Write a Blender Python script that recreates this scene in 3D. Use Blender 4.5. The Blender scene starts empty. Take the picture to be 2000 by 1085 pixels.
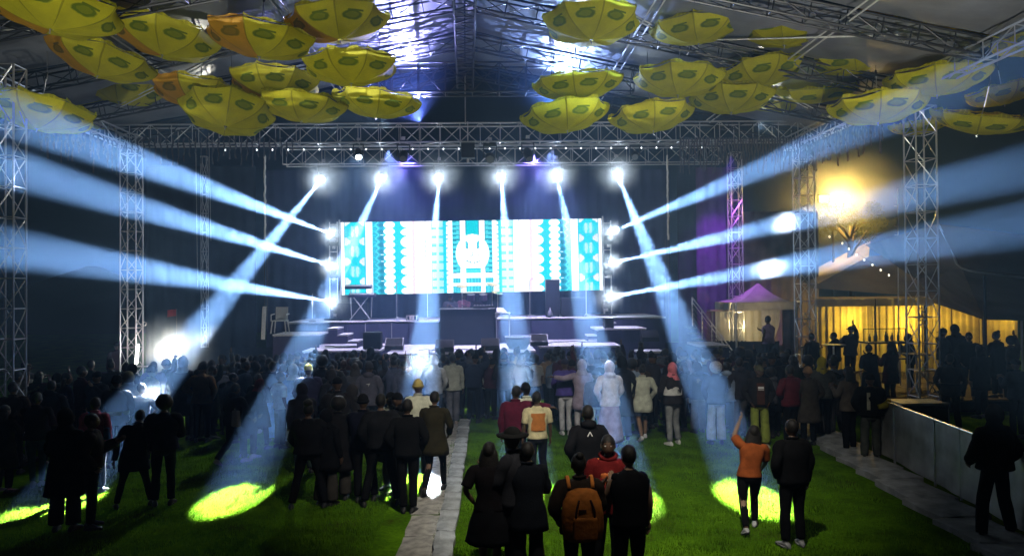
import bpy, math, random
import numpy as np
from mathutils import Vector, Matrix, Euler, noise
random.seed(7)
S = bpy.context.scene
COL = S.collection
PI = math.pi

# ------------------------------------------------------------------ camera
F = 1444.4                                   # focal length in pixels of the 2000 px wide photograph
CAMZ = 3.48
yaw, pit, rol = math.radians(2.4), math.radians(.8), math.radians(.5)
fw = Vector((math.sin(yaw)*math.cos(pit), math.cos(yaw)*math.cos(pit), math.sin(pit)))
rt = Vector((math.cos(yaw), -math.sin(yaw), 0)); up = rt.cross(fw)
RT = rt*math.cos(rol)-up*math.sin(rol); UP = up*math.cos(rol)+rt*math.sin(rol)
C0 = Vector((0, 0, CAMZ))
cam = bpy.data.cameras.new('camera'); cam_o = bpy.data.objects.new('camera', cam); COL.objects.link(cam_o)
cam.lens = 26; cam.sensor_width = 36; cam.clip_start = .1; cam.clip_end = 900
cam_o.matrix_world = Matrix(((RT.x, UP.x, -fw.x, 0), (RT.y, UP.y, -fw.y, 0), (RT.z, UP.z, -fw.z, CAMZ), (0, 0, 0, 1)))
S.camera = cam_o
def ray(px, py): return fw+RT*((px-1000)/F)+UP*((542.5-py)/F)
def V(px, py, Y):
    d = ray(px, py); return C0+d*(Y/d.y)
def G(px, py, z=0.0):
    d = ray(px, py); return C0+d*((z-CAMZ)/d.z)

# ------------------------------------------------------------------ world, exposure
W = bpy.data.worlds.new('World'); S.world = W; W.use_nodes = True
nt = W.node_tree
sky = nt.nodes.new('ShaderNodeTexSky'); sky.sky_type = 'NISHITA'; sky.sun_disc = False
sky.sun_elevation = math.radians(-7); sky.sun_rotation = math.radians(200)
nt.links.new(sky.outputs[0], nt.nodes['Background'].inputs[0])
nt.nodes['Background'].inputs[1].default_value = .05
S.view_settings.view_transform = 'Standard'; S.view_settings.look = 'None'
S.view_settings.exposure = .3; S.view_settings.gamma = 1
cy = S.cycles
cy.use_denoising = True; cy.max_bounces = 5; cy.diffuse_bounces = 0; cy.glossy_bounces = 2
cy.transmission_bounces = 3; cy.volume_bounces = 0; cy.transparent_max_bounces = 6
cy.sample_clamp_indirect = 4; cy.use_adaptive_sampling = False
cy.volume_max_steps = 96; cy.volume_step_rate = 3

# ------------------------------------------------------------------ helpers
def props(o, label=None, cat=None, group=None, kind=None):
    if label: o['label'] = label
    if cat: o['category'] = cat
    if group: o['group'] = group
    if kind: o['kind'] = kind
    return o
def thing(name, label, cat, loc=(0, 0, 0), rz=0.0, group=None):
    o = bpy.data.objects.new(name, None); COL.objects.link(o); o.empty_display_size = .2
    o.location = loc; o.rotation_euler = (0, 0, rz)
    return props(o, label, cat, group)
def add(name, me, parent=None, loc=None, rot=None, scale=None):
    o = bpy.data.objects.new(name, me); COL.objects.link(o)
    if parent is not None: o.parent = parent
    if loc is not None: o.location = loc
    if rot is not None: o.rotation_euler = rot
    if scale is not None: o.scale = scale
    return o
def setmat(o, m):
    "object level material, so copies may share mesh data"
    if not o.data.materials: o.data.materials.append(m)
    o.material_slots[0].link = 'OBJECT'; o.material_slots[0].material = m
    return o

class MB:
    def __init__(s): s.v = []; s.f = []; s.m = []
    def mesh(s, name, mats=(), smooth=False):
        me = bpy.data.meshes.new(name); me.from_pydata([tuple(p) for p in s.v], [], s.f)
        for m in mats: me.materials.append(m)
        if len(s.m) == len(s.f) and any(s.m): me.polygons.foreach_set('material_index', s.m)
        if smooth: me.polygons.foreach_set('use_smooth', [True]*len(s.f))
        me.update(); return me
    def face(s, idx, m=0): s.f.append(tuple(idx)); s.m.append(m)
    def poly(s, pts, m=0):
        n = len(s.v); s.v += [Vector(p) for p in pts]; s.face(range(n, n+len(pts)), m)
    def box(s, c, d, rot=None, m=0, taper=1.0):
        n = len(s.v); c = Vector(c)
        for z in (-.5, .5):
            k = taper if z > 0 else 1
            for x, y in ((-.5, -.5), (.5, -.5), (.5, .5), (-.5, .5)):
                p = Vector((x*d[0]*k, y*d[1]*k, z*d[2]))
                if rot is not None: p = rot @ p
                s.v.append(c+p)
        for q in ((3, 2, 1, 0), (4, 5, 6, 7), (0, 1, 5, 4), (1, 2, 6, 5), (2, 3, 7, 6), (3, 0, 4, 7)): s.face([n+i for i in q], m)
    def rings(s, R, m=0, cap=True, closed=True):
        "R: list of equal-length rings of points"
        n = len(s.v); k = len(R[0])
        for r in R: s.v += [Vector(p) for p in r]
        for i in range(len(R)-1):
            for j in range(k if closed else k-1):
                a = n+i*k+j; b = n+i*k+(j+1) % k; s.face((a, b, b+k, a+k), m)
        if cap and closed:
            s.face([n+j for j in range(k)][::-1], m); s.face([n+(len(R)-1)*k+j for j in range(k)], m)
    def tube(s, P, r, seg=8, m=0, sq=1.0, sub=0, ref=None):
        P = [Vector(p) for p in P]; r = list(r) if hasattr(r, '__len__') else [r]*len(P)
        if sub:
            Q = []; q = []
            for i in range(len(P)-1):
                a = P[max(i-1, 0)]; b = P[i]; c = P[i+1]; d = P[min(i+2, len(P)-1)]
                for k in range(sub):
                    t = k/sub
                    Q.append(.5*((2*b)+(c-a)*t+(2*a-5*b+4*c-d)*t*t+(3*b-a-3*c+d)*t**3)); q.append(r[i]*(1-t)+r[i+1]*t)
            Q.append(P[-1]); q.append(r[-1]); P, r = Q, q
        R = []; prev = None
        for i, p in enumerate(P):
            t = (P[min(i+1, len(P)-1)]-P[max(i-1, 0)])
            t = t.normalized() if t.length > 1e-9 else Vector((0, 0, 1))
            if prev is None:
                h = Vector(ref) if ref else (Vector((0, 1, 0)) if abs(t.y) < .8 else Vector((1, 0, 0)))
                prev = (h-t*h.dot(t)).normalized()
            else:
                prev = (prev-t*prev.dot(t)).normalized()
            b = t.cross(prev)
            R.append([p+(prev*math.cos(a)*sq+b*math.sin(a))*r[i] for a in [2*PI*j/seg for j in range(seg)]])
        s.rings(R, m)
    def ell(s, c, r, seg=12, ring=8, m=0, fn=None, zlo=-1.0, zhi=1.0, mat=None):
        c = Vector(c); R = []
        for i in range(ring+1):
            z = zlo+(zhi-zlo)*i/ring
            z = math.sin(z*PI/2); k = math.sqrt(max(0, 1-z*z)); k = max(k, .02)
            row = []
            for j in range(seg):
                a = 2*PI*j/seg; p = Vector((k*math.cos(a)*r[0], k*math.sin(a)*r[1], z*r[2]))
                if fn: p = fn(p)
                if mat is not None: p = mat @ p
                row.append(c+p)
            R.append(row)
        s.rings(R, m)

_mats = {}
def mat(name, col=(.5, .5, .5), rough=.7, metal=0.0, nscale=0, namt=.25, bump=0.0, bscale=40, emit=None, es=1.0, trans=0.0, spec=.3, nearv=None):
    if name in _mats: return _mats[name]
    m = bpy.data.materials.new(name); m.use_nodes = True; t = m.node_tree; b = t.nodes['Principled BSDF']
    b.inputs['Base Color'].default_value = (*col, 1); b.inputs['Roughness'].default_value = rough
    b.inputs['Metallic'].default_value = metal; b.inputs['Specular IOR Level'].default_value = spec
    tc = t.nodes.new('ShaderNodeTexCoord')
    colout = None
    if nscale:
        n = t.nodes.new('ShaderNodeTexNoise'); n.inputs['Scale'].default_value = nscale; n.inputs['Detail'].default_value = 4
        t.links.new(tc.outputs['Object'], n.inputs['Vector'])
        mr = t.nodes.new('ShaderNodeMapRange'); mr.inputs[1].default_value = .3; mr.inputs[2].default_value = .7
        mr.inputs[3].default_value = 1-namt; mr.inputs[4].default_value = 1+namt
        t.links.new(n.outputs[0], mr.inputs[0])
        mx = t.nodes.new('ShaderNodeVectorMath'); mx.operation = 'SCALE'; mx.inputs[0].default_value = col
        t.links.new(mr.outputs[0], mx.inputs['Scale']); t.links.new(mx.outputs[0], b.inputs['Base Color']); colout = mx.outputs[0]
    if bump:
        n2 = t.nodes.new('ShaderNodeTexNoise'); n2.inputs['Scale'].default_value = bscale; n2.inputs['Detail'].default_value = 5
        t.links.new(tc.outputs['Object'], n2.inputs['Vector'])
        bp = t.nodes.new('ShaderNodeBump'); bp.inputs['Strength'].default_value = bump; bp.inputs['Distance'].default_value = .02
        t.links.new(n2.outputs[0], bp.inputs['Height']); t.links.new(bp.outputs[0], b.inputs['Normal'])
    if emit is not None:
        b.inputs['Emission Color'].default_value = (*emit, 1); b.inputs['Emission Strength'].default_value = es
    if trans:
        tr = t.nodes.new('ShaderNodeBsdfTranslucent'); tr.inputs[0].default_value = (*col, 1)
        if colout: t.links.new(colout, tr.inputs[0])
        ms = t.nodes.new('ShaderNodeMixShader'); ms.inputs[0].default_value = trans
        t.links.new(b.outputs[0], ms.inputs[1]); t.links.new(tr.outputs[0], ms.inputs[2])
        t.links.new(ms.outputs[0], t.nodes['Material Output'].inputs['Surface'])
    _mats[name] = m; return m
def cloth(r, g, b, name=None):
    return mat(name or 'cloth_%03d_%03d_%03d' % (r*255, g*255, b*255), (r, g, b), .9, nscale=7, namt=.3, bump=.25, bscale=60, spec=.06)

M_alu = mat('truss_aluminium', (.62, .62, .66), .38, .75, nscale=12, namt=.2)
M_blackmetal = mat('black_powder_coat', (.02, .02, .022), .45, .2, nscale=20, namt=.3)
M_plastic = mat('black_plastic', (.016, .016, .018), .4, nscale=30, namt=.3)
M_white = mat('white_plastic', (.75, .75, .75), .45, nscale=10, namt=.1)
M_wire = mat('hanging_wire', (.12, .12, .12), .6)

_unit = {}
def unit_bar(m, seg=6):
    k = (m.name, seg)
    if k not in _unit:
        b = MB(); b.rings([[(math.cos(2*PI*j/seg), math.sin(2*PI*j/seg), z) for j in range(seg)] for z in (0, 1)])
        _unit[k] = b.mesh('bar', [m], smooth=False)
    return _unit[k]
def unit_box(m):
    k = (m.name, 'box')
    if k not in _unit:
        b = MB(); b.box((0, 0, 0), (1, 1, 1)); _unit[k] = b.mesh('block', [m])
    return _unit[k]
def bar(name, parent, p, q, r, m, seg=6):
    p, q = Vector(p), Vector(q); d = q-p
    o = add(name, unit_bar(m, seg), parent, p)
    o.rotation_euler = d.to_track_quat('Z', 'Y').to_euler(); o.scale = (r, r, d.length)
    return o
def block(name, parent, c, d, m, rz=0.0, bevel=0):
    if bevel:
        b = MB(); b.box((0, 0, 0), d); me = b.mesh(name, [m]); o = add(name, me, parent, c, (0, 0, rz))
        md = o.modifiers.new('bevel', 'BEVEL'); md.width = bevel; md.segments = 2; return o
    return add(name, unit_box(m), parent, c, (0, 0, rz), d)

# ------------------------------------------------------------------ ground
def ground_mat():
    m = bpy.data.materials.new('grass_ground'); m.use_nodes = True; t = m.node_tree; b = t.nodes['Principled BSDF']
    b.inputs['Roughness'].default_value = 1; b.inputs['Specular IOR Level'].default_value = 0
    tc = t.nodes.new('ShaderNodeTexCoord')
    n = t.nodes.new('ShaderNodeTexNoise'); n.inputs['Scale'].default_value = 1.3; n.inputs['Detail'].default_value = 6
    n2 = t.nodes.new('ShaderNodeTexNoise'); n2.inputs['Scale'].default_value = 14; n2.inputs['Detail'].default_value = 8; n2.inputs['Roughness'].default_value = .7
    for q in (n, n2): t.links.new(tc.outputs['Object'], q.inputs['Vector'])
    r = t.nodes.new('ShaderNodeValToRGB'); e = r.color_ramp.elements
    e[0].position = .34; e[0].color = (.050, .046, .012, 1); e[1].position = .70; e[1].color = (.15, .32, .010, 1); e_ = e.new(.50); e_.color = (.07, .17, .006, 1)
    mx = t.nodes.new('ShaderNodeMath'); mx.operation = 'MULTIPLY_ADD'; mx.inputs[1].default_value = .45; mx.inputs[2].default_value = 0
    ad = t.nodes.new('ShaderNodeMath'); ad.operation = 'MULTIPLY_ADD'; ad.inputs[1].default_value = .6
    t.links.new(n2.outputs[0], mx.inputs[0]); t.links.new(n.outputs[0], ad.inputs[0]); t.links.new(mx.outputs[0], ad.inputs[2])
    t.links.new(ad.outputs[0], r.inputs[0]); t.links.new(r.outputs[0], b.inputs['Base Color'])
    bp = t.nodes.new('ShaderNodeBump'); bp.inputs['Strength'].default_value = .9; bp.inputs['Distance'].default_value = .03
    t.links.new(n2.outputs[0], bp.inputs['Height']); t.links.new(bp.outputs[0], b.inputs['Normal'])
    return m
M_ground = ground_mat()
xs = [-150, -60, -30]+[x*.5 for x in range(-40, 41)]+[30, 60, 150]
ys = [-15, 0, 4]+[4.5+y*.5 for y in range(60)]+[45, 60, 100, 160, 300]
b = MB()
for y in ys:
    for x in xs:
        z = .018*noise.noise(Vector((x*.7, y*.7, 0))) if abs(x) < 20 and 4 < y < 34 else 0
        b.v.append(Vector((x, y, z-.01)))
nx = len(xs)
for j in range(len(ys)-1):
    for i in range(nx-1): b.face((j*nx+i, j*nx+i+1, (j+1)*nx+i+1, (j+1)*nx+i))
props(add('ground', b.mesh('ground', [M_ground], True)), kind='structure', label='mown green lawn running up to the stage')
# grass blades in the near lawn
N = 170000
rng = np.random.default_rng(3)
gy = 6.5+10.5*rng.random(N)**1.25; gx = -8+16*rng.random(N)
keep = ((gx < -1.5) | (gx > -.7)) & (gx < 6.55); gx = gx[keep]; gy = gy[keep]; N = len(gx)
a = rng.random(N)*2*PI; clump = np.sin(gx*2.1+np.sin(gy*1.7)*2)*np.sin(gy*2.6+gx); h = (.018+.04*rng.random(N))*(1+.45*clump); wd = .004+.005*rng.random(N); lx = (rng.random(N)-.5)*.05; ly = (rng.random(N)-.5)*.05
vv = np.zeros((N, 3, 3)); vv[:, 0, 0] = gx-np.cos(a)*wd; vv[:, 0, 1] = gy-np.sin(a)*wd; vv[:, 1, 0] = gx+np.cos(a)*wd; vv[:, 1, 1] = gy+np.sin(a)*wd
vv[:, 2, 0] = gx+lx; vv[:, 2, 1] = gy+ly; vv[:, 2, 2] = h; vv[:, :2, 2] = -.02
me = bpy.data.meshes.new('grass_blades'); me.vertices.add(N*3); me.vertices.foreach_set('co', vv.ravel())
me.loops.add(N*3); me.loops.foreach_set('vertex_index', np.arange(N*3, dtype=np.int32)); me.polygons.add(N)
me.polygons.foreach_set('loop_start', np.arange(0, N*3, 3, dtype=np.int32)); me.update(calc_edges=True)
me.materials.append(mat('grass_blade', (.12, .26, .012), .9, nscale=2.0, namt=.6, trans=.35, spec=.05))
props(add('grass', me), 'short green grass growing over the lawn', 'grass', kind='stuff')

# ------------------------------------------------------------------ stone paths (pieces are parts of the setting)
M_conc = mat('weathered_concrete', (.34, .35, .36), .85, nscale=5, namt=.35, bump=.6, bscale=25)
M_stone = mat('grey_kerb_stone', (.40, .42, .44), .8, nscale=4, namt=.4, bump=.8, bscale=14)
M_drain = mat('brown_concrete', (.40, .38, .35), .9, nscale=6, namt=.4, bump=.6, bscale=18)
def slab_mesh(w, l, h, m, seed):
    rnd = random.Random(seed); b = MB(); nx_, ny_ = 5, 5; T = []
    for j in range(ny_):
        for i in range(nx_):
            x = (i/(nx_-1)-.5)*w; y = (j/(ny_-1)-.5)*l
            e = (i in (0, nx_-1)) or (j in (0, ny_-1))
            if e: x += rnd.uniform(-.018, .018); y += rnd.uniform(-.018, .018)
            T.append(Vector((x, y, h+rnd.uniform(-.006, .006)-(.012 if e else 0))))
    n = len(b.v); b.v += T
    for j in range(ny_-1):
        for i in range(nx_-1): b.face((n+j*nx_+i, n+j*nx_+i+1, n+(j+1)*nx_+i+1, n+(j+1)*nx_+i))
    edge = [j for j in range(nx_)]+[nx_-1+nx_*j for j in range(1, ny_)]+[nx_*ny_-1-j for j in range(1, nx_)]+[nx_*(ny_-1-j) for j in range(1, ny_-1)]
    k = len(b.v)
    for e in edge: b.v.append(Vector((T[e].x, T[e].y, -.12)))
    for q in range(len(edge)):
        q2 = (q+1) % len(edge); b.face((k+q, k+q2, n+edge[q2], n+edge[q]))
    return b.mesh('slab', [m])
path = thing('path', None, None, (0, 0, 0)); path['kind'] = 'structure'; path['label'] = 'narrow concrete path with a pale kerb between the two lawns'
x0, x1 = -1.62, -1.10      # path centre line leans slightly
def pathx(y): return -1.42+.0055*(y-8)*0
sl = [slab_mesh(.50, .96, .02, M_drain, i) for i in range(4)]; kb = [slab_mesh(.27, .97, .09, M_stone, 10+i) for i in range(4)]
pa, pb = G(812, 1085), G(885, 832)
pc, pd = G(862, 1085), G(905, 832)
def lerpY(a, b, y):
    t = (y-a.y)/(b.y-a.y); return a.x+(b.x-a.x)*t
for i in range(13):
    y = 7.0+i*1.0
    o = add('slab', sl[i % 4], path, (lerpY(pa, pb, y), y, 0)); o.rotation_euler.z = random.uniform(-.01, .01)
    o = add('kerb_stone', kb[(i*3+1) % 4], path, (lerpY(pc, pd, y)+.02, y, 0)); o.rotation_euler.z = random.uniform(-.015, .015)
pave = thing('pavement', None, None, (0, 0, 0)); pave['kind'] = 'structure'; pave['label'] = 'row of rough grey stone slabs along the foot of the barrier'
sl2 = [slab_mesh(.78, L, .10, M_stone, 20+i) for i, L in enumerate((.95, 1.1, .8, 1.02))]
y = 6.6; i = 0
e0, e1 = G(1925, 1085), G(1560, 845)
while y < 18.8:
    L = (.95, 1.1, .8, 1.02)[i % 4]; y += L/2
    o = add('slab', sl2[i % 4], pave, (lerpY(e0, e1, y)+.40, y, random.uniform(-.02, .015)))
    o.rotation_euler = (random.uniform(-.012, .012), random.uniform(-.02, .02), random.uniform(-.03, .03)); y += L/2+.03; i += 1

# ------------------------------------------------------------------ solid barrier on the right
M_panel = mat('painted_steel_sheet', (.68, .70, .72), .45, .35, nscale=2.2, namt=.35, bump=.15, bscale=9)
M_rail = mat('galvanised_rail', (.75, .76, .76), .3, .8)
bt, bb = G(1729, 899, 0), G(1916, 1004, 0)
def barx(y): return lerpY(bt, bb, y)
fence = thing('crowd_barrier', 'waist high barrier of grey steel sheet panels along the stone slabs', 'barrier', (barx(15), 15, 0))
seams = [15.0, 13.95, 12.35, 11.5, 10.2, 9.0, 7.7, 6.5]
for ya, yb in zip(seams[:-1], seams[1:]):
    p = Vector((barx(ya)-barx(15), ya-15, 0)); q = Vector((barx(yb)-barx(15), yb-15, 0)); d = q-p; L = d.length; ang = math.atan2(d.y, d.x)
    b = MB(); nseg = 7
    ring0 = []; ring1 = []
    for k in range(nseg+1):
        t = k/nseg; bow = .018*math.sin(t*PI*2+ya)
        ring0.append((t*(L-.03)+.015, bow, .10)); ring1.append((t*(L-.03)+.015, bow*.6, 1.16))
    b.rings([ring0, ring1], closed=False); b.rings([[(x, y+.02, z) for x, y, z in ring1], [(x, y+.02, z) for x, y, z in ring0]], closed=False)
    add('panel', b.mesh('panel', [M_panel], True), fence, p, (0, 0, ang))
    bar('top_rail', fence, p+Vector((0, 0, 1.18)), q+Vector((0, 0, 1.18)), .019, M_rail, 8)
    bar('post', fence, p+Vector((0, 0, .05)), p+Vector((0, 0, 1.2)), .022, M_alu, 8)

# ------------------------------------------------------------------ trusses
def box_truss(parent, A, B, s, bay, upv=(0, 0, 1), r=.025, rb=.012, faces=(0, 1, 2, 3), m=None):
    m = m or M_alu
    A, B = Vector(A), Vector(B); t = (B-A).normalized(); u = Vector(upv); u = (u-t*u.dot(t)).normalized(); w = t.cross(u)
    sw, sh = s
    cs = [w*(-sw/2)+u*(-sh/2), w*(sw/2)+u*(-sh/2), w*(sw/2)+u*(sh/2), w*(-sw/2)+u*(sh/2)]
    for c in cs: bar('chord', parent, A+c, B+c, r, m)
    n = max(1, round((B-A).length/bay)); st = (B-A)/n
    for i in range(n+1):
        for f in faces:
            c, d = cs[f], cs[(f+1) % 4]; p = A+st*i
            bar('brace', parent, p+c, p+d, rb, m)
            if i < n and f in faces:
                if i % 2: bar('brace', parent, p+c, p+st+d, rb, m)
                else: bar('brace', parent, p+d, p+st+c, rb, m)
def truss(name, label, A, B, s, bay, **k):
    A, B = Vector(A), Vector(B)
    t = thing(name, label, 'truss', A, group=k.pop('group', None)); box_truss(t, (0, 0, 0), B-A, s, bay, **k); return t
M_rt0 = mat('silhouette_roof_truss', (.05, .05, .055), .4, .6, nscale=12, namt=.2)  # truss metal darkened: silhouette against the lit roof put into the colour
RC = -.55                                    # x of the tent ridge
def ridge_x(y): return V(908, 100, y).x
truss('stage_truss', 'long horizontal aluminium box truss across the front of the stage', (-11.2, 23, 8.22), (10.6, 23, 8.36), (.5, .58), .62, r=.026, rb=.014, faces=(1, 3, 0))
truss('stage_truss', 'dim rear truss from which the six stage beams hang', (-6.8, 26, 8.12), (8.6, 26, 8.18), (.5, .6), .68, r=.022, rb=.012, faces=(1, 3))
Y = 21.5; rx = ridge_x(Y)
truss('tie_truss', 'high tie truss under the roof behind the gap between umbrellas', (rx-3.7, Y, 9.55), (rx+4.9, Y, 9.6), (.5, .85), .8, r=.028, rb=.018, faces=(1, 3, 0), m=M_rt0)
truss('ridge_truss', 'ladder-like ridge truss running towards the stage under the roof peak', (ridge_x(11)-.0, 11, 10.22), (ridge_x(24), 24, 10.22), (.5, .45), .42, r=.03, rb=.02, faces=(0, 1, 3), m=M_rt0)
Y = 22.6; rx = ridge_x(Y)
truss('hanger_truss', 'short vertical truss joining the stage truss to the roof peak', (rx, Y, 8.5), (rx, Y, 10.0), (.34, .34), .36, r=.02, rb=.014)
EH = 8.5; RH = 10.6; HW = 10.6
for k, Y in enumerate((14.6, 17.6, 20.5, 23.3)):
    rx = ridge_x(Y); nm = ('nearest', 'second', 'third', 'farthest')[k]
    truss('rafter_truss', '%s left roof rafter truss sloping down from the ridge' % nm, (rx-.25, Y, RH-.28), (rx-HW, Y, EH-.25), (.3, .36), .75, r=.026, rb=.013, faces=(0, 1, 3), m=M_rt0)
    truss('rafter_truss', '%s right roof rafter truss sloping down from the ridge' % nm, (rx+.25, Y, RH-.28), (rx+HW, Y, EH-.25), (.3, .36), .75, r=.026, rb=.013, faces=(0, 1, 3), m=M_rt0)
truss('eave_truss', 'left eave truss running back above the side tower', (-10.9, 9, 8.15), (-10.9, 24, 8.15), (.3, .4), .9, faces=(0, 1, 3))
truss('eave_truss', 'right eave truss running back above the right tower', (10.2, 9, 8.15), (10.2, 24, 8.15), (.3, .4), .9, faces=(0, 1, 3))
# purlins and diagonal tie rods
for k, (dx, lab) in enumerate(((-7.6, 'outer left'), (-4.0, 'inner left'), (4.2, 'inner right'), (7.8, 'outer right'))):
    zz = RH-.05-abs(dx)*(RH-EH)/HW-.12
    t = thing('roof_purlin', '%s pale double purlin tube under the roof cloth' % lab, 'purlin', (ridge_x(17)+dx, 10, zz))
    for o_ in (-.1, .1): bar('tube', t, (o_, 0, 0), (o_, 14, 0), .02, M_white, 6)
for k, (p, q) in enumerate((((0.6, 14.6), (9.6, 20.5)), ((-.6, 14.6), (-9.6, 20.5)), ((1, 20.4), (9, 14.8)), ((-1, 20.4), (-9, 14.8)))):
    zz = lambda x: RH-.2-abs(x)*(RH-EH)/HW
    t = thing('brace_rod', ('right', 'left', 'right crossing', 'left crossing')[k]+' diagonal wind-brace rod under the roof cloth', 'rod', (ridge_x(17), 0, 0))
    for o_ in (0, .16): bar('rod', t, (p[0]+o_, p[1], zz(p[0])), (q[0]+o_, q[1], zz(q[0])), .016, M_white, 6)
# roof cloth, one panel per bay and side
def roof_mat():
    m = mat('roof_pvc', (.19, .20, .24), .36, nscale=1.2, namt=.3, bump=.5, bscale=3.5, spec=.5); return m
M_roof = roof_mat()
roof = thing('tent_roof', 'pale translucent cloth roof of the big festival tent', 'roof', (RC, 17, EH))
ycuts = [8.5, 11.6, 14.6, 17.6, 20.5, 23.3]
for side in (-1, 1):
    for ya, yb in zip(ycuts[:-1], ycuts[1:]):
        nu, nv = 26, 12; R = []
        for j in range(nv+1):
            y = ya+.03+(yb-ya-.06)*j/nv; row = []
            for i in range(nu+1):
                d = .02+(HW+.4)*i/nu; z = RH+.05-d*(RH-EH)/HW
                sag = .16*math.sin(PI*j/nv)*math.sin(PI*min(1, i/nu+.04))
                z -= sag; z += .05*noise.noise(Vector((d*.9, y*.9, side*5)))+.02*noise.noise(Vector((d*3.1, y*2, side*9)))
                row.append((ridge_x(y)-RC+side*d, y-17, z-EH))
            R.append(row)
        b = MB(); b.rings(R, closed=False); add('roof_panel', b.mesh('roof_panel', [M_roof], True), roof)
# ragged plastic drapes along the eaves
M_drape = mat('clear_plastic_drape', (.10, .10, .13), .35, nscale=3, namt=.4, trans=.5, spec=.5)
strips = []
for s_ in range(4):
    b = MB(); R = []; rnd = random.Random(s_+50)
    for j in range(9):
        z = -1.5*j/8*(.8+.2*rnd.random()); w = .030*(1-.4*j/8)
        x = .02*math.sin(j*1.3+s_); R.append([(x-w, .03*math.sin(j*2+s_), z), (x, -.03, z-.02), (x+w, .03*math.cos(j*1.7), z)])
    b.rings(R, closed=False); strips.append(b.mesh('strip', [M_drape], True))
for X, lab in ((-10.9, 'left'), (10.2, 'right')):
    t = thing('eave_drape', 'ragged strips of clear plastic hanging from the %s eave truss' % lab, 'drape', (X, 13.2, 7.95))
    for i in range(34):
        o = add('strip', strips[i % 4], t, (random.uniform(-.05, .05), i*.15+5.0, 0), (0, 0, PI/2+random.uniform(-.6, .6)), (1, 1, random.uniform(.35, .75)))
t = thing('eave_drape', 'ragged strips of plastic hanging off the right end of the stage truss', 'drape', (6.2, 22.6, 8.1))
for i in range(46): add('strip', strips[i % 4], t, (i*.09, 0, 0), (0, 0, random.uniform(-.5, .5)), (1, 1, random.uniform(.4, .8)))
t = thing('eave_drape', 'ragged strips of plastic hanging off the left end of the stage truss', 'drape', (-10.6, 22.6, 8.1))
for i in range(30): add('strip', strips[i % 4], t, (i*.17, 0, 0), (0, 0, random.uniform(-.5, .5)), (1, 1, random.uniform(.3, .6)))
# towers
def tower(label, px, Y, size, h, bay=.6, r=.024):
    x = V(px, 600, Y).x
    t = thing('truss_tower', label, 'tower', (x, Y, 0)); box_truss(t, (0, 0, .06), (0, 0, h), (size, size), bay, upv=(0, 1, 0), r=r, rb=.013)
    block('base_plate', t, (0, 0, .03), (size*2, size*2, .06), M_blackmetal)
    return t
tower('left truss tower at the edge of the photo', 18, 15.5, .42, 8.1)
tower('truss tower standing left of the floodlit crowd', 257, 22.8, .46, 8.2)
tower('right truss tower standing behind the steel barrier', 1802, 18, .52, 7.9, .68)
tower('truss tower between the pagoda tent and the curtained marquee', 1573, 24, .5, 8.2)
tower('purple lit truss tower at the right end of the stage', 1438, 28, .42, 8.6)
tow_l = tower('slim truss tower hidden at the left of the stage behind the plastic chair', 400, 27.5, .2, 8.4, .7, .012)

# ------------------------------------------------------------------ stage
M_deck = mat('stage_deck_grey', (.62, .62, .68), .5, nscale=4, namt=.15, bump=.1, bscale=20)
M_fascia = mat('stage_skirt_navy', (.045, .040, .10), .8, nscale=3, namt=.35, bump=.3, bscale=12)
M_trim = mat('white_edge_trim', (.8, .8, .85), .4)
M_black = mat('black_cloth', (.012, .012, .016), .9, nscale=6, namt=.3)
def deck(name, label, x0, x1, y0, y1, z, panels=3, skirt=True, top=M_deck):
    xc = (x0+x1)/2; t = thing(name, label, 'stage', (xc, y0, 0)); w = (x1-x0)/panels
    for i in range(panels):
        cx = x0-xc+w*(i+.5)
        block('deck_board', t, (cx, (y1-y0)/2, z-.03), (w-.012, (y1-y0)-.004, .06), top)
        block('skirt_panel', t, (cx, .012, (z-.08)/2), (w-.03, .02, z-.08), M_fascia)
        bar('leg', t, (cx-w/2+.05, .07, 0), (cx-w/2+.05, .07, z-.07), .025, M_alu)
    bar('edge_trim', t, (x0-xc, -.012, z-.012), (x1-xc, -.012, z-.012), .016, M_trim)
    return t
def X(px, Y, py=600): return V(px, py, Y).x
deck('stage_platform', 'main lower stage platform with dark skirt behind the crowd', X(590, 23.2), X(745, 23.2), 23.2, 26, 1.6, 3)
deck('stage_platform', 'right lower stage platform with a bright front edge', X(1052, 23.2), X(1212, 23.2), 23.2, 26, 1.66, 3)
deck('stage_platform', 'pale centre platform jutting forward below the desk', X(752, 22.2), X(838, 22.2), 22.2, 25.9, 1.56, 2)
deck('stage_platform', 'pale middle platform directly in front of the black desk', X(842, 22.2), X(975, 22.2), 22.2, 25.4, 1.58, 2)
deck('stage_platform', 'pale platform with the round tub on it', X(978, 22.3), X(1046, 22.3), 22.3, 25.4, 1.6, 1)
deck('stage_riser', 'long upper riser left of the desk carrying the keyboards', X(560, 26.2), X(856, 26.2), 26.2, 29.6, 2.36, 5)
deck('stage_riser', 'long upper riser right of the desk under the screen', X(970, 26.2), X(1300, 26.2), 26.2, 29.6, 2.42, 5)
deck('stage_wing', 'low left wing platform with the plastic chair on it', X(532, 24.4), X(624, 24.4), 24.4, 25.8, 2.05, 2)
deck('stage_wing', 'right wing platform with a pale top beside the monitor', X(1165, 24.4), X(1262, 24.4), 24.4, 25.9, 2.12, 2)
deck('stage_wing', 'far right low platform at the foot of the stairs', X(1368, 23.4), X(1424, 23.4), 23.4, 25.0, 1.6, 1)
deck('stage_wing', 'small low platform edge right of the crowd heads', X(1248, 22.4), X(1298, 22.4), 22.4, 23.2, 1.52, 1)
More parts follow.
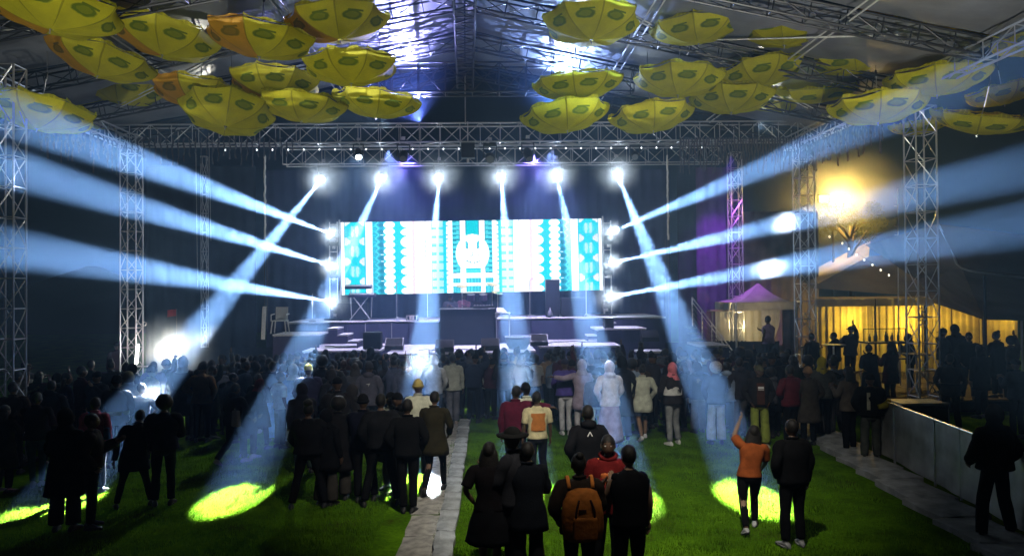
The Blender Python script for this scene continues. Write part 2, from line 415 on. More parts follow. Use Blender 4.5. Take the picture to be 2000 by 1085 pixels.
# steps
def steps(label, px, Y, zt, n, side, w=1.0):
    t = thing('stage_steps', label, 'steps', (X(px, Y), Y, 0))
    for i in range(n):
        block('step', t, (side*.32*i, 0, zt-.21*i-.03), (.34, w, .05), M_deck)
        block('riser_board', t, (side*(.32*i+.16), 0, zt-.21*i-.16), (.02, w, .2), M_fascia)
    return t
steps('pale steps going down from the left riser', 655, 24.6, 2.25, 3, 1, 1.1)
steps('pale steps going down from the right riser', 1190, 25.4, 2.3, 3, -1, .7)
# under-stage skirt wall behind everything
b = MB(); R = []
for z in (0, 1.45):
    R.append([(X(300, 26.9)+i*.12, 26.9+.05*math.sin(i*1.7)+.03*math.sin(i*.6), z) for i in range(190)])
b.rings(R, closed=False); props(add('stage_skirt', b.mesh('stage_skirt', [M_black], True)), 'black pleated cloth closing the space below the stage', 'skirt')
# desk
dx0, dx1 = X(859, 24.9), X(966, 24.9)
desk = thing('dj_desk', 'large black desk standing in the middle of the stage', 'desk', ((dx0+dx1)/2, 24.9, 1.58)); w = dx1-dx0
block('front_panel', desk, (0, 0, .60), (w, .05, 1.18), M_black); block('side_panel', desk, (-w/2+.03, .53, .6), (.05, .98, 1.18), M_black)
block('side_panel', desk, (w/2-.03, .53, .6), (.05, .98, 1.18), M_black); block('desk_top', desk, (0, .5, 1.215), (w+.06, 1.1, .045), M_blackmetal)
bar('edge_trim', desk, (-w/2, -.06, 1.225), (w/2, -.06, 1.225), .006, M_trim)
t = thing('side_table', 'small white topped table against the right of the desk', 'table', (dx1+.28, 25, 1.6))
block('table_top', t, (0, .1, 1.05), (.5, .6, .03), M_white)
for i in (-1, 1):
    for j in (-1, 1): bar('leg', t, (i*.22, .1+j*.26, 0), (i*.22, .1+j*.26, 1.03), .015, M_alu)
t2 = thing('paper_stack', 'folded white paper lying on the side table', 'papers', (dx1+.22, 25.1, 2.67)); b = MB()
b.poly([(-.16, -.15, 0), (.2, -.12, .01), (.08, .15, .15), (-.14, .12, .13)]); b.poly([(-.16, -.15, .012), (.16, -.14, .03), (.0, .1, .16), (-.15, .1, .15)])
add('sheet', b.mesh('sheet', [M_white]), t2)
# mixing gear on desk
g = thing('mixer', 'flat mixer with small knobs lying on the black desk', 'mixer', ((dx0+dx1)/2+.55, 25.2, 2.82))
block('case', g, (0, 0, .04), (.7, .4, .08), M_plastic)
for i in range(7): bar('knob', g, (-.3+.1*i, -.1, .08), (-.3+.1*i, -.1, .11), .018, M_trim, 8)
def drumkit(label, px, Y, z, s=1.0):
    t = thing('drum_kit', label, 'drum kit', (X(px, Y), Y, z))
    def cyl(nm, c, r, h, m, rot=(0, 0, 0)):
        b = MB(); n = 16; b.rings([[(r*math.cos(2*PI*j/n), r*math.sin(2*PI*j/n), zz) for j in range(n)] for zz in (-h/2, h/2)]); o = add(nm, b.mesh(nm, [m], False), t, c, rot); return o
    cyl('bass_drum', (0, 0, .3), .29, .4, mat('drum_shell', (.05, .02, .07), .25, nscale=5), (PI/2, 0, 0)); cyl('drum_head', (0, -.215, .3), .27, .015, M_black, (PI/2, 0, 0))
    cyl('tom', (-.22, 0, .75), .16, .22, mat('drum_shell'), (.3, 0, 0)); cyl('tom', (.22, 0, .75), .16, .22, mat('drum_shell'), (.3, 0, 0))
    for i, (x, zz) in enumerate(((-.55, 1.15), (.55, 1.2), (.75, .9))):
        bar('stand', t, (x, .1, 0), (x, .1, zz), .014, M_alu); cyl('cymbal', (x, .1, zz), .2, .012, mat('cymbal_brass', (.75, .6, .35), .25, .9), (.25, .1*i, 0))
        for a in range(3): bar('stand_foot', t, (x, .1, .25), (x+.2*math.cos(a*2.1), .1+.2*math.sin(a*2.1), 0), .01, M_alu)
    return t
drumkit('drum kit with thin cymbals behind the desk', 932, 27, 2.42)
# keyboards
t = thing('keyboard', 'two tier keyboard on a stand in front of the left end of the screen', 'keyboard', (X(705, 26.8), 26.8, 2.36))
for i, (zz, xx) in enumerate(((.92, .05), (1.22, -.08))):
    o = block('keyboard_case', t, (xx, 0, zz), (.95, .32, .08), mat('keyboard_case', (.05, .04, .12), .35, nscale=5)); o.rotation_euler.x = .25
    o = block('key_bed', t, (xx, -.08, zz+.045), (.85, .14, .012), M_white); o.rotation_euler.x = .25
for s_ in (-1, 1):
    bar('stand_leg', t, (s_*.4, -.2, 0), (-s_*.3, 0, .9), .018, M_alu); bar('stand_leg', t, (s_*.35, .1, .1), (s_*.4, .1, 1.2), .015, M_alu)
def guitar_amp(label, px, Y, z, d, m=M_plastic, cat='speaker', grille=True):
    t = thing('speaker_cabinet', label, cat, (X(px, Y), Y, z)); w, dd, h = d
    block('cabinet', t, (0, 0, h/2+.02), (w, dd, h), m, bevel=.015)
    if grille: block('grille', t, (0, -dd/2-.006, h/2), (w*.86, .012, h*.8), M_black)
    for s_ in (-1, 1): block('foot', t, (s_*w*.4, 0, .01), (.05, dd*.8, .02), M_black)
    return t
guitar_amp('tall black speaker stack cutting into the lower right of the screen', 1079, 27.4, 2.42, (.5, .45, 1.35))
guitar_amp('dark equipment cabinet right of the black speaker stack', 1120, 27.2, 2.42, (.95, .5, .68))
guitar_amp('dark instrument case under the keyboard', 690, 27.3, 2.36, (1.1, .5, .62), grille=False)
guitar_amp('black box on the lower platform left of the centre platform', 728, 23.6, 1.6, (.55, .5, .52))
guitar_amp('grey box monitor standing on the right wing', 1188, 24.7, 2.12, (.3, .4, .32))
t = thing('rack_unit', 'small rack unit with two round white dials on the left riser', 'rack', (X(805, 26.5), 26.5, 2.36))
block('case', t, (0, 0, .11), (.42, .3, .22), M_plastic); block('face_plate', t, (0, -.16, .11), (.38, .02, .17), M_white)
for s_ in (-1, 0, 1):
    block('dial_panel', t, (s_*.12, -.175, .11), (.075, .012, .13), M_black if s_ else mat('grey_plastic', (.5, .5, .52), .5))
t = thing('table_frame', 'thin white metal frame standing on the left lower platform', 'frame', (X(739, 24.6), 24.6, 1.6))
for s_ in (-1, 1): bar('upright', t, (s_*.43, 0, 0), (s_*.43, 0, .82), .016, M_trim)
bar('cross_bar', t, (-.43, 0, .82), (.43, 0, .82), .016, M_trim)
def wedge(label, px, Y, z, rz=0):
    t = thing('floor_monitor', label, 'stage monitor', (X(px, Y), Y, z), rz); b = MB()
    pr = [(-.2, 0), (.2, 0), (.2, .14), (-.08, .36), (-.2, .33)]
    n = len(pr); b.v += [Vector((-.28, y, zz)) for y, zz in pr]+[Vector((.28, y, zz)) for y, zz in pr]
    b.face(range(n)); b.face([n+i for i in range(n)][::-1])
    for i in range(n): b.face((i, (i+1) % n, n+(i+1) % n, n+i)[::-1])
    add('cabinet', b.mesh('cabinet', [M_plastic]), t)
    b = MB(); b.poly([(-.25, .19, .165), (.25, .19, .165), (.25, -.05, .355), (-.25, -.05, .355)]); add('grille', b.mesh('grille', [M_black]), t)
wedge('wedge monitor at the left of the middle platform', 868, 22.5, 1.58, PI); wedge('wedge monitor left of the thin metal frame', 770, 23.3, 1.6, PI)
wedge('wedge monitor right of the desk front', 957, 22.6, 1.6, PI); wedge('wedge monitor beside the round tub', 1052, 23.4, 1.66, PI)
wedge('wedge monitor on the lower edge of the right wing', 1268, 24.2, 1.7, PI)
t = thing('round_tub', 'round black tub coloured for its blue light, standing on the platform right of the desk', 'tub', (X(1011, 23), 23, 1.6)); b = MB(); n = 24
b.rings([[(r*math.cos(2*PI*j/n), r*math.sin(2*PI*j/n), z) for j in range(n)] for r, z in ((.27, 0), (.36, .15), (.40, .38), (.37, .38), (.33, .15))]); add('shell', b.mesh('shell', [mat('tub_blue_lit', (.12, .16, .24), .5, nscale=6)], True), t)  # blue light on the black tub is put into the shell colour
b = MB(); b.tube([(.4*math.cos(a*.2618), .4*math.sin(a*.2618), .38) for a in range(25)], .014); add('rim', b.mesh('rim', [M_trim], True), t)
t = thing('pear_lamp', 'pear shaped dark globe standing at the edge of the right riser', 'globe', (X(1074, 26.5), 26.5, 2.42)); b = MB(); n = 14
b.rings([[(r*math.cos(2*PI*j/n), r*math.sin(2*PI*j/n), z) for j in range(n)] for r, z in ((.03, 0), (.09, .03), (.11, .10), (.09, .18), (.04, .27), (.012, .36))]); add('shell', b.mesh('shell', [mat('smoked_glass', (.2, .2, .24), .15, spec=.8)], True), t)
# plastic chair + stand on left wing
t = thing('plastic_chair', 'white plastic armchair on the left wing of the stage', 'chair', (X(547, 25), 25, 2.05))
block('seat', t, (0, 0, .42), (.46, .44, .03), M_white); o = block('backrest', t, (0, .22, .66), (.4, .03, .42), M_white); o.rotation_euler.x = -.15
for i in (-1, 1):
    for j in (-1, 1): bar('leg', t, (i*.25, j*.22, 0), (i*.2, j*.18, .42), .022, M_white)
    bar('armrest', t, (i*.24, -.2, .62), (i*.24, .22, .64), .02, M_white); bar('arm_post', t, (i*.24, -.2, .42), (i*.24, -.2, .62), .018, M_white)
t = thing('stage_flat', 'tall narrow pale board leaning at the left edge of the stage wing', 'board', (X(515, 25), 25, 1.9))
b = MB(); b.box((0, 0, .5), (.12, .05, 1.1), Matrix.Rotation(.05, 3, 'Y')); add('board', b.mesh('board', [M_white]), t)
t = thing('mic_stand', 'thin microphone stand left of the lowest left spotlight', 'mic stand', (X(610, 26.6), 26.6, 2.36))
bar('pole', t, (0, 0, 0), (0, 0, .95), .014, M_alu); bar('boom', t, (0, 0, .95), (.05, -.1, 1.0), .01, M_alu); block('base', t, (0, 0, .01), (.22, .22, .02), M_blackmetal)
for k, (px_, yy, zz, lab) in enumerate(((775, 26.7, 2.36, 'thin mic stand between the keyboard and the desk'), (835, 26.8, 2.36, 'thin mic stand just left of the desk'), (1035, 26.8, 2.42, 'thin mic stand right of the desk'), (1145, 26.9, 2.42, 'thin mic stand right of the tall speaker'))):
    t = thing('mic_stand', lab, 'mic stand', (X(px_, yy), yy, zz)); bar('pole', t, (0, 0, 0), (0, 0, 1.35), .012, M_alu); bar('boom', t, (0, 0, 1.35), (.3, -.15, 1.52), .009, M_alu)
    for a_ in range(3): bar('stand_foot', t, (0, 0, .12), (.25*math.cos(a_*2.1), .25*math.sin(a_*2.1), .01), .01, M_alu)
for k, (px_, yy, zz, w_, lab) in enumerate(((880, 22.6, 1.585, 2.2, 'loose black cable snaking over the middle platform'), (700, 24.2, 1.605, 2.6, 'loose black cable snaking over the left platform'), (1120, 24.3, 1.665, 3.0, 'loose black cable snaking over the right platform'))):
    b = MB(); b.tube([(w_*(i/12-.5), .25*math.sin(i*1.1+k)+.1*math.sin(i*2.3), .012) for i in range(13)], .014, 5, sub=3)
    o = add('cable', b.mesh('cable', [M_black], True), None, (X(px_, yy)+.1, yy+.35, zz)); props(o, lab, 'cable')
# white low barrier / tables glimpsed between the heads
M_pale = mat('pale_barrier_sheet', (.55, .56, .6), .6, nscale=3, namt=.15)
for i, (a_, c_, lab) in enumerate(((505, 560, 'pale crowd barrier panel at the far left behind the heads'), (562, 612, 'pale crowd barrier panel left of the steamy beam'), (655, 705, 'pale crowd barrier panel below the left lower platform'), (730, 790, 'pale crowd barrier panel behind the smoke cloud'), (1075, 1150, 'dark grey crowd barrier panel right of centre'))):
    Y = 21.6; xa, xb = X(a_, Y), X(c_, Y); t = thing('crowd_barrier', lab, 'barrier', ((xa+xb)/2, Y, 0), group='barrier panels in front of the stage')
    block('panel', t, (0, 0, .78), (xb-xa, .02, .86), M_pale if i < 4 else M_panel)
    bar('top_rail', t, (-(xb-xa)/2, 0, 1.23), ((xb-xa)/2, 0, 1.23), .02, M_rail)
    for s_ in (-1, 1): bar('post', t, (s_*((xb-xa)/2-.03), .03, 0), (s_*((xb-xa)/2-.03), .03, 1.23), .02, M_alu)
# backdrop curtains behind the stage
M_back = mat('navy_backdrop_cloth', (.035, .032, .075), .85, nscale=1.5, namt=.3, bump=.3, bscale=6)
def curtain(name, label, xa, xb, Y, z0, z1, m, amp=.07, per=.45, cat='curtain'):
    n = int((xb-xa)/.06)+2; b = MB(); R = []
    for z in np.linspace(z0, z1, 6):
        k = 1.0-.35*(z-z0)/(z1-z0)
        R.append([(xa+(xb-xa)*i/n-(xa+xb)/2, amp*k*(math.sin(i*.06*2*PI/per)+.5*math.sin(i*.06*2*PI/(per*2.3)+1)), z-z0) for i in range(n+1)])
    b.rings(R, closed=False); t = add(name, b.mesh(name, [m], True), None, ((xa+xb)/2, Y, z0)); return props(t, label, cat)
curtain('stage_backdrop', 'dark navy cloth backdrop behind the video screen', X(520, 30), X(1310, 30), 30, 0, 8.3, M_back)
curtain('side_curtain', 'black side curtain left of the stage', X(285, 29), X(500, 29), 29, 0, 8.3, M_black, .05)
curtain('side_curtain', 'black side curtain right of the white hanging strip', X(1325, 29.2), X(1395, 29.2), 29.2, 0, 8.3, M_black, .05)
curtain('side_curtain', 'tall curtain glowing purple at the right end of the stage', X(1362, 28.9), X(1436, 28.9), 28.9, 1.2, 8.2, mat('violet_cloth', (.10, .04, .16), .8, nscale=2, namt=.3), .06)
curtain('side_curtain', 'pink lit cloth between the purple curtain and the pagoda tent', X(1432, 30.5), X(1600, 30.5), 30.5, 1.0, 6.6, mat('pale_scrim', (.16, .12, .14), .8, nscale=2, namt=.3), .04)
# side drape edges catching light, made as crumpled white strips
for px, lab in ((517, 'left'), (1303, 'right')):
    Y = 25.2; t0 = V(px, 303, Y); t1 = V(px, 468, Y); b = MB(); R = []
    for j in range(40):
        z = (t1.z-t0.z)*j/39; w = .028+.03*abs(noise.noise(Vector((j*.45, px, 0)))); x = .03*noise.noise(Vector((j*.3, 0, px)))
        R.append([(x+w*math.cos(a_), w*math.sin(a_), z) for a_ in (0, 1.2, 2.5, 3.7, 5)])
    b.rings(R); props(add('hanging_strip', b.mesh('hanging_strip', [mat('drape_edge_highlight', (.85, .85, .85), .7, bump=.5, bscale=30)], True), None, t0), 'crumpled side drape edge, its caught light made white, at the %s side of the stage' % lab, 'hanging strip')
    t = thing('hanging_cable', 'pair of dark cables hanging below the %s white strip' % lab, 'cable', (t1.x, Y, 2.2))
    for s_ in (-.04, .05): bar('cable', t, (s_, .1, 0), (s_, .1, t1.z-2.2), .012, M_wire)

# ------------------------------------------------------------------ LED screen
SY = 27.9
p00, p10 = V(667, 578, SY), V(1178, 569, SY); p01, p11 = V(668, 436, SY), V(1175, 430, SY)
sx0, sx1 = (p00.x+p01.x)/2, (p10.x+p11.x)/2; sz0, sz1 = (p00.z+p10.z)/2, (p01.z+p11.z)/2
NU, NVv = 420, 118
U, Vv = np.meshgrid((np.arange(NU)+.5)/NU, (np.arange(NVv)+.5)/NVv)   # v from the top
idx = np.full(U.shape, 1, int)       # palette: 0 white 1 near-white 2 cyan 3 mid teal 4 light cyan 5 pink 6 dark teal 7 pale cyan
m_ = np.where(U < .5, U, 1-U)
def band(a, b): return (m_ >= a) & (m_ < b)
idx[:] = 0
bd = band(.012, .092); idx[bd] = 2
cyc = (Vv*3.62+.03) % 1-.5; uu = (m_-.052)/.04
asp = .25/.5
rr = np.sqrt((uu*.97)**2+(cyc*2*.98)**2)
idx[bd & (rr > .93) & (abs(cyc) > .30) & (abs(uu) > .42+.0*cyc) & (abs(uu) < .93)] = 1
idx[bd & (rr < .55)] = 4
wing = (np.abs(np.abs(uu)-.22) < .15-.2*np.abs(cyc+.05)) & (np.abs(cyc) < .22+.2*np.abs(uu)); idx[bd & wing] = 7
idx[bd & ((abs(uu) > .95))] = 3
bd = band(.12, .163); idx[bd] = 3
zz = (Vv*11) % 1; tri = np.abs(zz-.5)*2; ub = (m_-.12)/.043
idx[bd & (np.abs(ub-.25-.3*tri) < .09)] = 4; idx[bd & (ub > .55) & (np.abs(zz-.5) < .36*(1-np.abs(ub-.78)/.28))] = 6
idx[bd & (ub < .3) & (((Vv*33) % 1) < .4)] = 2
bd = band(.163, .204); ub = (m_-.163)/.041; zz = (Vv*11) % 1; rad = .52*np.sqrt(np.clip(1-((zz-.5)*1.9)**2, 0, 1))
idx[bd] = np.where(np.abs(ub-.5)[bd] < np.clip(rad, .28, 1)[bd], 0, 2)
idx[band(.150, .163) & (((Vv*11) % 1-.5).__abs__() > .48)] = 0
bd = band(.204, .256); ub = (m_-.204)/.052; z1_ = (Vv*3.7+.25) % 1
lob = np.where(z1_ < .6, np.sqrt(np.clip(1-((z1_-.3)/.3)**2, 0, 1)), np.sqrt(np.clip(1-((z1_-.8)/.2)**2, 0, 1)))
idx[bd & (ub < 1.05-.62*lob)] = 2
idx[band(.268, .281)] = 5
idx[band(.3185, .3225) & (((Vv*15) % 1) < .45)] = 3
bd = band(.342, .388); ub = (m_-.342)/.046; zz = (Vv*8.5) % 1
idx[bd] = 7; idx[bd & (zz > .70) & (np.abs(ub-.55) > .1)] = 4; idx[bd & (zz > .86) & (np.abs(ub-.55) > .1)] = 2; idx[bd & (ub < .06)] = 4
idx[band(.388, .401)] = 2
idx[band(.401, .408) & (((Vv*16) % 1) < .22)] = 3
bd = band(.424, .452); idx[bd] = 4; ub = (m_-.424)/.028
idx[bd & (((Vv*15.5) % 1) < .45) & (ub < .5)] = 3; idx[bd & (((Vv*15.5) % 1) < .16)] = 6; idx[bd & (ub > .93)] = 6
bd = band(.474, .501); idx[bd & (Vv < .33)] = 2; idx[bd & (Vv < .33) & (m_ < .4765)] = 6; idx[bd & (Vv > .18) & (Vv < .33) & (((U*150) % 1) < .5)] = 4
# round emblem with a smiling face over a slatted frame
el = ((U-.5)/.064)**2+((Vv-.46)/.27)**2; idx[el < 1] = 0
e2 = ((U-.5)/.066)**2+((Vv-.46)/.28)**2; idx[(e2 < 1) & (e2 >= .97) & (m_ < .46)] = 4
for s_ in (-1, 1):
    ex = U-.5-s_*.0215; idx[(np.abs(ex) < .0052) & (np.abs(Vv-.34+s_*ex*3) < .05)] = 3
    idx[(np.abs(ex) < .0036) & (np.abs(Vv-.34+s_*ex*3) < .038)] = 4
idx[(U > .487) & (U < .503) & (np.abs(Vv-.487) < .006)] = 3; idx[(U > .499) & (U < .503) & (Vv > .44) & (Vv < .49)] = 3; idx[(U > .517) & (U < .530) & (np.abs(Vv-.487) < .006)] = 3
sm = np.abs(Vv-(.585-42*(U-.503)**2)) < .010; idx[sm & (np.abs(U-.503) < .026) & (((U*170) % 1) < .6)] = 3
idx[(np.abs(U-.502) < .028) & (Vv > .665) & (Vv < .725)] = 4; idx[(np.abs(U-.502) < .028) & (Vv > .665) & (Vv < .68)] = 2
for va, vb in ((.80, .865), (.905, .99)):
    for ua, ub_ in ((.425, .452), (.474, .53), (.551, .578)):
        q = (U > ua) & (U < ub_) & (Vv > va) & (Vv < vb); idx[q] = 4; idx[q & (((U*170) % 1) < .35)] = 3
idx[(Vv > .725) & (Vv < .80) & (U > .42) & (U < .58)] = 0; idx[(Vv > .865) & (Vv < .905) & (U > .42) & (U < .58)] = 0
PAL = [(1.6, 1.65, 1.7), (1.0, 1.08, 1.15), (.0, .86, 1.0), (.0, .50, .68), (.12, .98, 1.12), (1.35, 1.0, 1.2), (.0, .28, .42), (.62, 1.1, 1.2)]
def led_mat(i, c):
    m = bpy.data.materials.new('led_colour'); m.use_nodes = True; t = m.node_tree; t.nodes.remove(t.nodes['Principled BSDF'])
    e = t.nodes.new('ShaderNodeEmission'); e.inputs[0].default_value = (*c, 1); e.inputs[1].default_value = 1.0
    t.links.new(e.outputs[0], t.nodes['Material Output'].inputs['Surface']); return m
LED = [led_mat(i, c) for i, c in enumerate(PAL)]
b = MB(); SW = sx1-sx0; SH = sz1-sz0
for j in range(NVv):
    i = 0
    while i < NU:
        k = i
        while k < NU and idx[j, k] == idx[j, i]: k += 1
        xa, xb = i/NU*SW, k/NU*SW; za, zb = SH*(1-j/NVv), SH*(1-(j+1)/NVv)
        b.poly([(xa, 0, zb), (xb, 0, zb), (xb, 0, za), (xa, 0, za)], int(idx[j, i])); i = k
scr = thing('video_screen', 'wide glowing video wall showing turquoise and white folk patterns', 'video screen', (sx0, SY, sz0))
scr.rotation_euler = (0, -.010, 0)
add('display', b.mesh('display', LED), scr, (0, -.03, 0))
block('cabinet_back', scr, (SW/2, .08, SH/2), (SW+.02, .16, SH+.02), M_plastic)
for s_ in (-.06, SW+.06): bar('frame_post', scr, (s_, .05, -.9), (s_, .05, SH+.1), .03, M_alu)

# ------------------------------------------------------------------ stage lights
def spot(p, tgt, deg, power, col, blend=.25, lin=True, parent=None, size=.03, name='beam_light'):
    l = bpy.data.lights.new(name, 'SPOT'); l.spot_size = math.radians(deg); l.spot_blend = blend; l.shadow_soft_size = size; l.energy = power
    l.color = col
    o = bpy.data.objects.new(name, l); COL.objects.link(o); o.location = p; o.rotation_euler = (Vector(tgt)-Vector(p)).to_track_quat('-Z', 'Y').to_euler(); return o
def point(p, power, col=(1, 1, 1), size=.08, name='lamp_light'):
    l = bpy.data.lights.new(name, 'POINT'); l.energy = power; l.shadow_soft_size = size; l.color = col
    o = bpy.data.objects.new(name, l); COL.objects.link(o); o.location = p; return o
M_lens = mat('lit_lens', (1, 1, 1), .3, emit=(.85, .93, 1), es=25)
M_lens_off = mat('unlit_lens', (.25, .27, .3), .1, spec=.8)
def fixture(label, p, tgt, lit=True, hang=True, group=None, s=1.0):
    p = Vector(p); d = (Vector(tgt)-p).normalized()
    t = thing('moving_head_light', label, 'stage light', p, group=group)
    q = d.to_track_quat('Z', 'Y'); up_ = Vector((0, 0, .42*s if hang else -.42*s))
    block('base', t, up_, (.36*s, .26*s, .12*s), M_plastic, bevel=.012)
    b = MB()
    for sd in (-1, 1): b.box((sd*.19*s, 0, up_.z*.45), (.03*s, .1*s, abs(up_.z)*.95))
    b.box((0, 0, up_.z*.82), (.41*s, .1*s, .03*s)); add('yoke', b.mesh('yoke', [M_plastic]), t)
    b = MB(); n = 14
    b.rings([[(r*math.cos(2*PI*j/n)*s, r*math.sin(2*PI*j/n)*s, z*s) for j in range(n)] for r, z in ((.07, -.24), (.12, -.2), (.15, -.05), (.13, .1), (.11, .2), (.125, .22), (.125, .25))])
    o = add('head', b.mesh('head', [M_plastic], False), t); o.rotation_euler = q.to_euler()
    b = MB(); b.poly([(.115*math.cos(2*PI*j/n)*s, .115*math.sin(2*PI*j/n)*s, .253*s) for j in range(n)]); o = add('lens', b.mesh('lens', [M_lens if lit else M_lens_off]), t); o.rotation_euler = q.to_euler()
    b = MB(); b.box((0, 0, up_.z*1.3), (.12*s, .05*s, .12*s)); add('clamp', b.mesh('clamp', [M_alu]), t)
    return p+d*.32*s
BEAM = (.74, .87, 1.0); BP = 940000; HALO = 62
TOP = [(632, 345, 110, 985), (748, 343, 460, 970), (858, 341, 806, 950), (978, 340, 1030, 960), (1086, 338, 1222, 972), (1203, 335, 1466, 970)]
ordn = ['leftmost', 'second from left', 'third from left', 'third from right', 'second from right', 'rightmost']
for i, (x, y, tx, ty) in enumerate(TOP):
    src = V(x, y, 26.0); tgt = G(tx, ty); q = fixture('%s of the six glowing beam lights hanging above the screen' % ordn[i], src, tgt, group='row of beam lights above the screen')
    spot(q, tgt, 4.5, 1.15*BP*(1.3 if i in (0, 5) else 1.0), BEAM, .55); point(q+Vector((0, -.06, 0)), HALO, (.75, .87, 1), .125)
SIDE = [(652, 458, 120, 262, 15), (652, 520, 40, 335, 15), (654, 590, 50, 490, 15), (1188, 455, 1905, 155, 13), (1188, 515, 1990, 330, 14), (1185, 580, 1990, 440, 14)]
for i, (x, y, tx, ty, TY) in enumerate(SIDE):
    src = V(x, y, 27.2); tgt = V(tx, ty, TY); q = fixture('%s beam light on the stand at the %s edge of the screen' % (('top', 'middle', 'lowest')[i % 3], 'left' if i < 3 else 'right'), src, tgt, hang=False, group='beam lights at the sides of the screen', s=.85)
    spot(q, tgt, 4.5, BP*(1.4 if i == 3 else 1.9), BEAM, .65); point(q+Vector((0, -.1, 0)), HALO*.8, (.75, .87, 1), .085)
for px, lab in ((652, 'left'), (1187, 'right')):
    xx = X(px, 27.45); t = thing('light_stand', 'black upright carrying three beam lights %s of the screen' % lab, 'stand', (xx, 27.45, 2.38))
    for s_ in (-.14, .14): bar('upright', t, (s_, 0, 0), (s_, 0, 3.6), .02, M_alu)
    for zz in (.5, 1.5, 2.5, 3.5): bar('rung', t, (-.14, 0, zz), (.14, 0, zz), .014, M_alu)
    block('base', t, (0, 0, .03), (.6, .5, .06), M_blackmetal)
fixture('unlit moving light hanging left of centre under the front truss', V(788, 305, 23.1), V(760, 600, 16), False)
fixture('unlit round wash light hanging just right of the truss centre', V(957, 308, 23.1), V(957, 700, 10), False, s=1.05)
fixture('unlit moving light hanging right of centre under the front truss', V(1031, 302, 23.1), V(1100, 500, 20), False)
fixture('unlit moving light at the right above the rightmost beam', V(1240, 303, 25.6), V(1260, 600, 16), False, s=.9)
t = thing('line_motor', 'dark chain hoist motor at the centre of the front truss', 'hoist', V(914, 300, 23.0))
block('housing', t, (0, 0, .1), (.42, .3, .5), M_plastic, bevel=.02); bar('chain', t, (0, 0, .35), (0, 0, 1.0), .02, M_alu); block('hook', t, (0, 0, -.22), (.08, .06, .12), M_alu)
# small LED festoon dots under the truss
t = thing('festoon_string', 'row of tiny white lamps under the front stage truss', 'string lights', V(440, 293, 23.4)); m_bulb = mat('tiny_lamp', (1, 1, 1), emit=(.9, .93, 1), es=3)
b = MB(); b.ell((0, 0, 0), (.022, .022, .03), 6, 4); me_b = b.mesh('bulb', [m_bulb], True); p0 = t.location.copy(); p1 = V(1370, 288, 23.4)
bar('cord', t, (0, 0, .03), p1-p0+Vector((0, 0, .03)), .006, M_wire)
for i in range(32): add('bulb', me_b, t, (p1-p0)*(i/31))
# roof uplights (bare spots without fixtures), backdrop wash, added crowd and audience wash
spot(V(820, 238, 23.6), (ridge_x(20)-2.2, 18, 10.4), 60, 8200, (.38, .38, 1.0), .9, False, name='roof_wash_light')
spot(V(1080, 238, 23.6), (ridge_x(20)+2.6, 18, 10.4), 60, 8200, (.32, .48, 1.0), .9, False, name='roof_wash_light')
spot(V(700, 238, 22.0), (ridge_x(20)-3.0, 21.4, 10.0), 40, 260, (.6, .6, 1.0), .8, False, name='roof_wash_light')
spot(V(1240, 238, 22.0), (ridge_x(20)+3.4, 20.4, 10.0), 40, 300, (.55, .7, 1.0), .8, False, name='roof_wash_light')
spot((X(800, 26), 25.5, 8.1), (X(800, 30), 30, 4.5), 95, 850, (.22, .16, 1.0), .9, False, name='backdrop_wash_light')
spot((X(1040, 26), 25.5, 8.1), (X(1040, 30), 30, 4.5), 95, 850, (.22, .16, 1.0), .9, False, name='backdrop_wash_light')
spot((X(760, 24), 24, 8.0), (X(800, 24.6), 24.8, 1.6), 70, 3600, (.68, .62, 1.0), .6, False, name='stage_wash_light')
spot((X(1080, 24), 24, 8.0), (X(1060, 24.6), 24.8, 1.6), 75, 3600, (.68, .62, 1.0), .6, False, name='stage_wash_light')
fixture('added crowd light hanging near the middle of the front truss', V(700, 300, 23.1), (-2, 15, 0), True, s=.8)
spot(V(700, 304, 22.8), (-3.2, 15.5, 1), 70, 1100, (.85, .92, 1.0), .9, False, size=.06, name='added_crowd_light')  # added backlight and fixture, giving the crowd a lit rim
spot((X(1420, 27), 26.3, 8.2), (X(1420, 28), 28.6, 4), 58, 1500, (.50, .10, 1.0), .8, False, name='purple_wash_light')
spot((X(1455, 24), 24.2, 7.9), (X(1500, 24), 24.5, 1), 30, 160, (.75, .55, 1.0), .7, False, name='purple_wash_light')  # purple light added for the pagoda front, without a fixture
fixture('added wash light hung above the lawn, out of view', (1.4, 5.2, 8.6), (1.6, 14.5, 0), True)
spot((1.5, 5.5, 8.35), (1.7, 14.0, 0), 62, 2500, (.98, .93, .80), .9, False, size=.12, name='added_audience_light')  # added lamp above the view, brightening clothes and grass

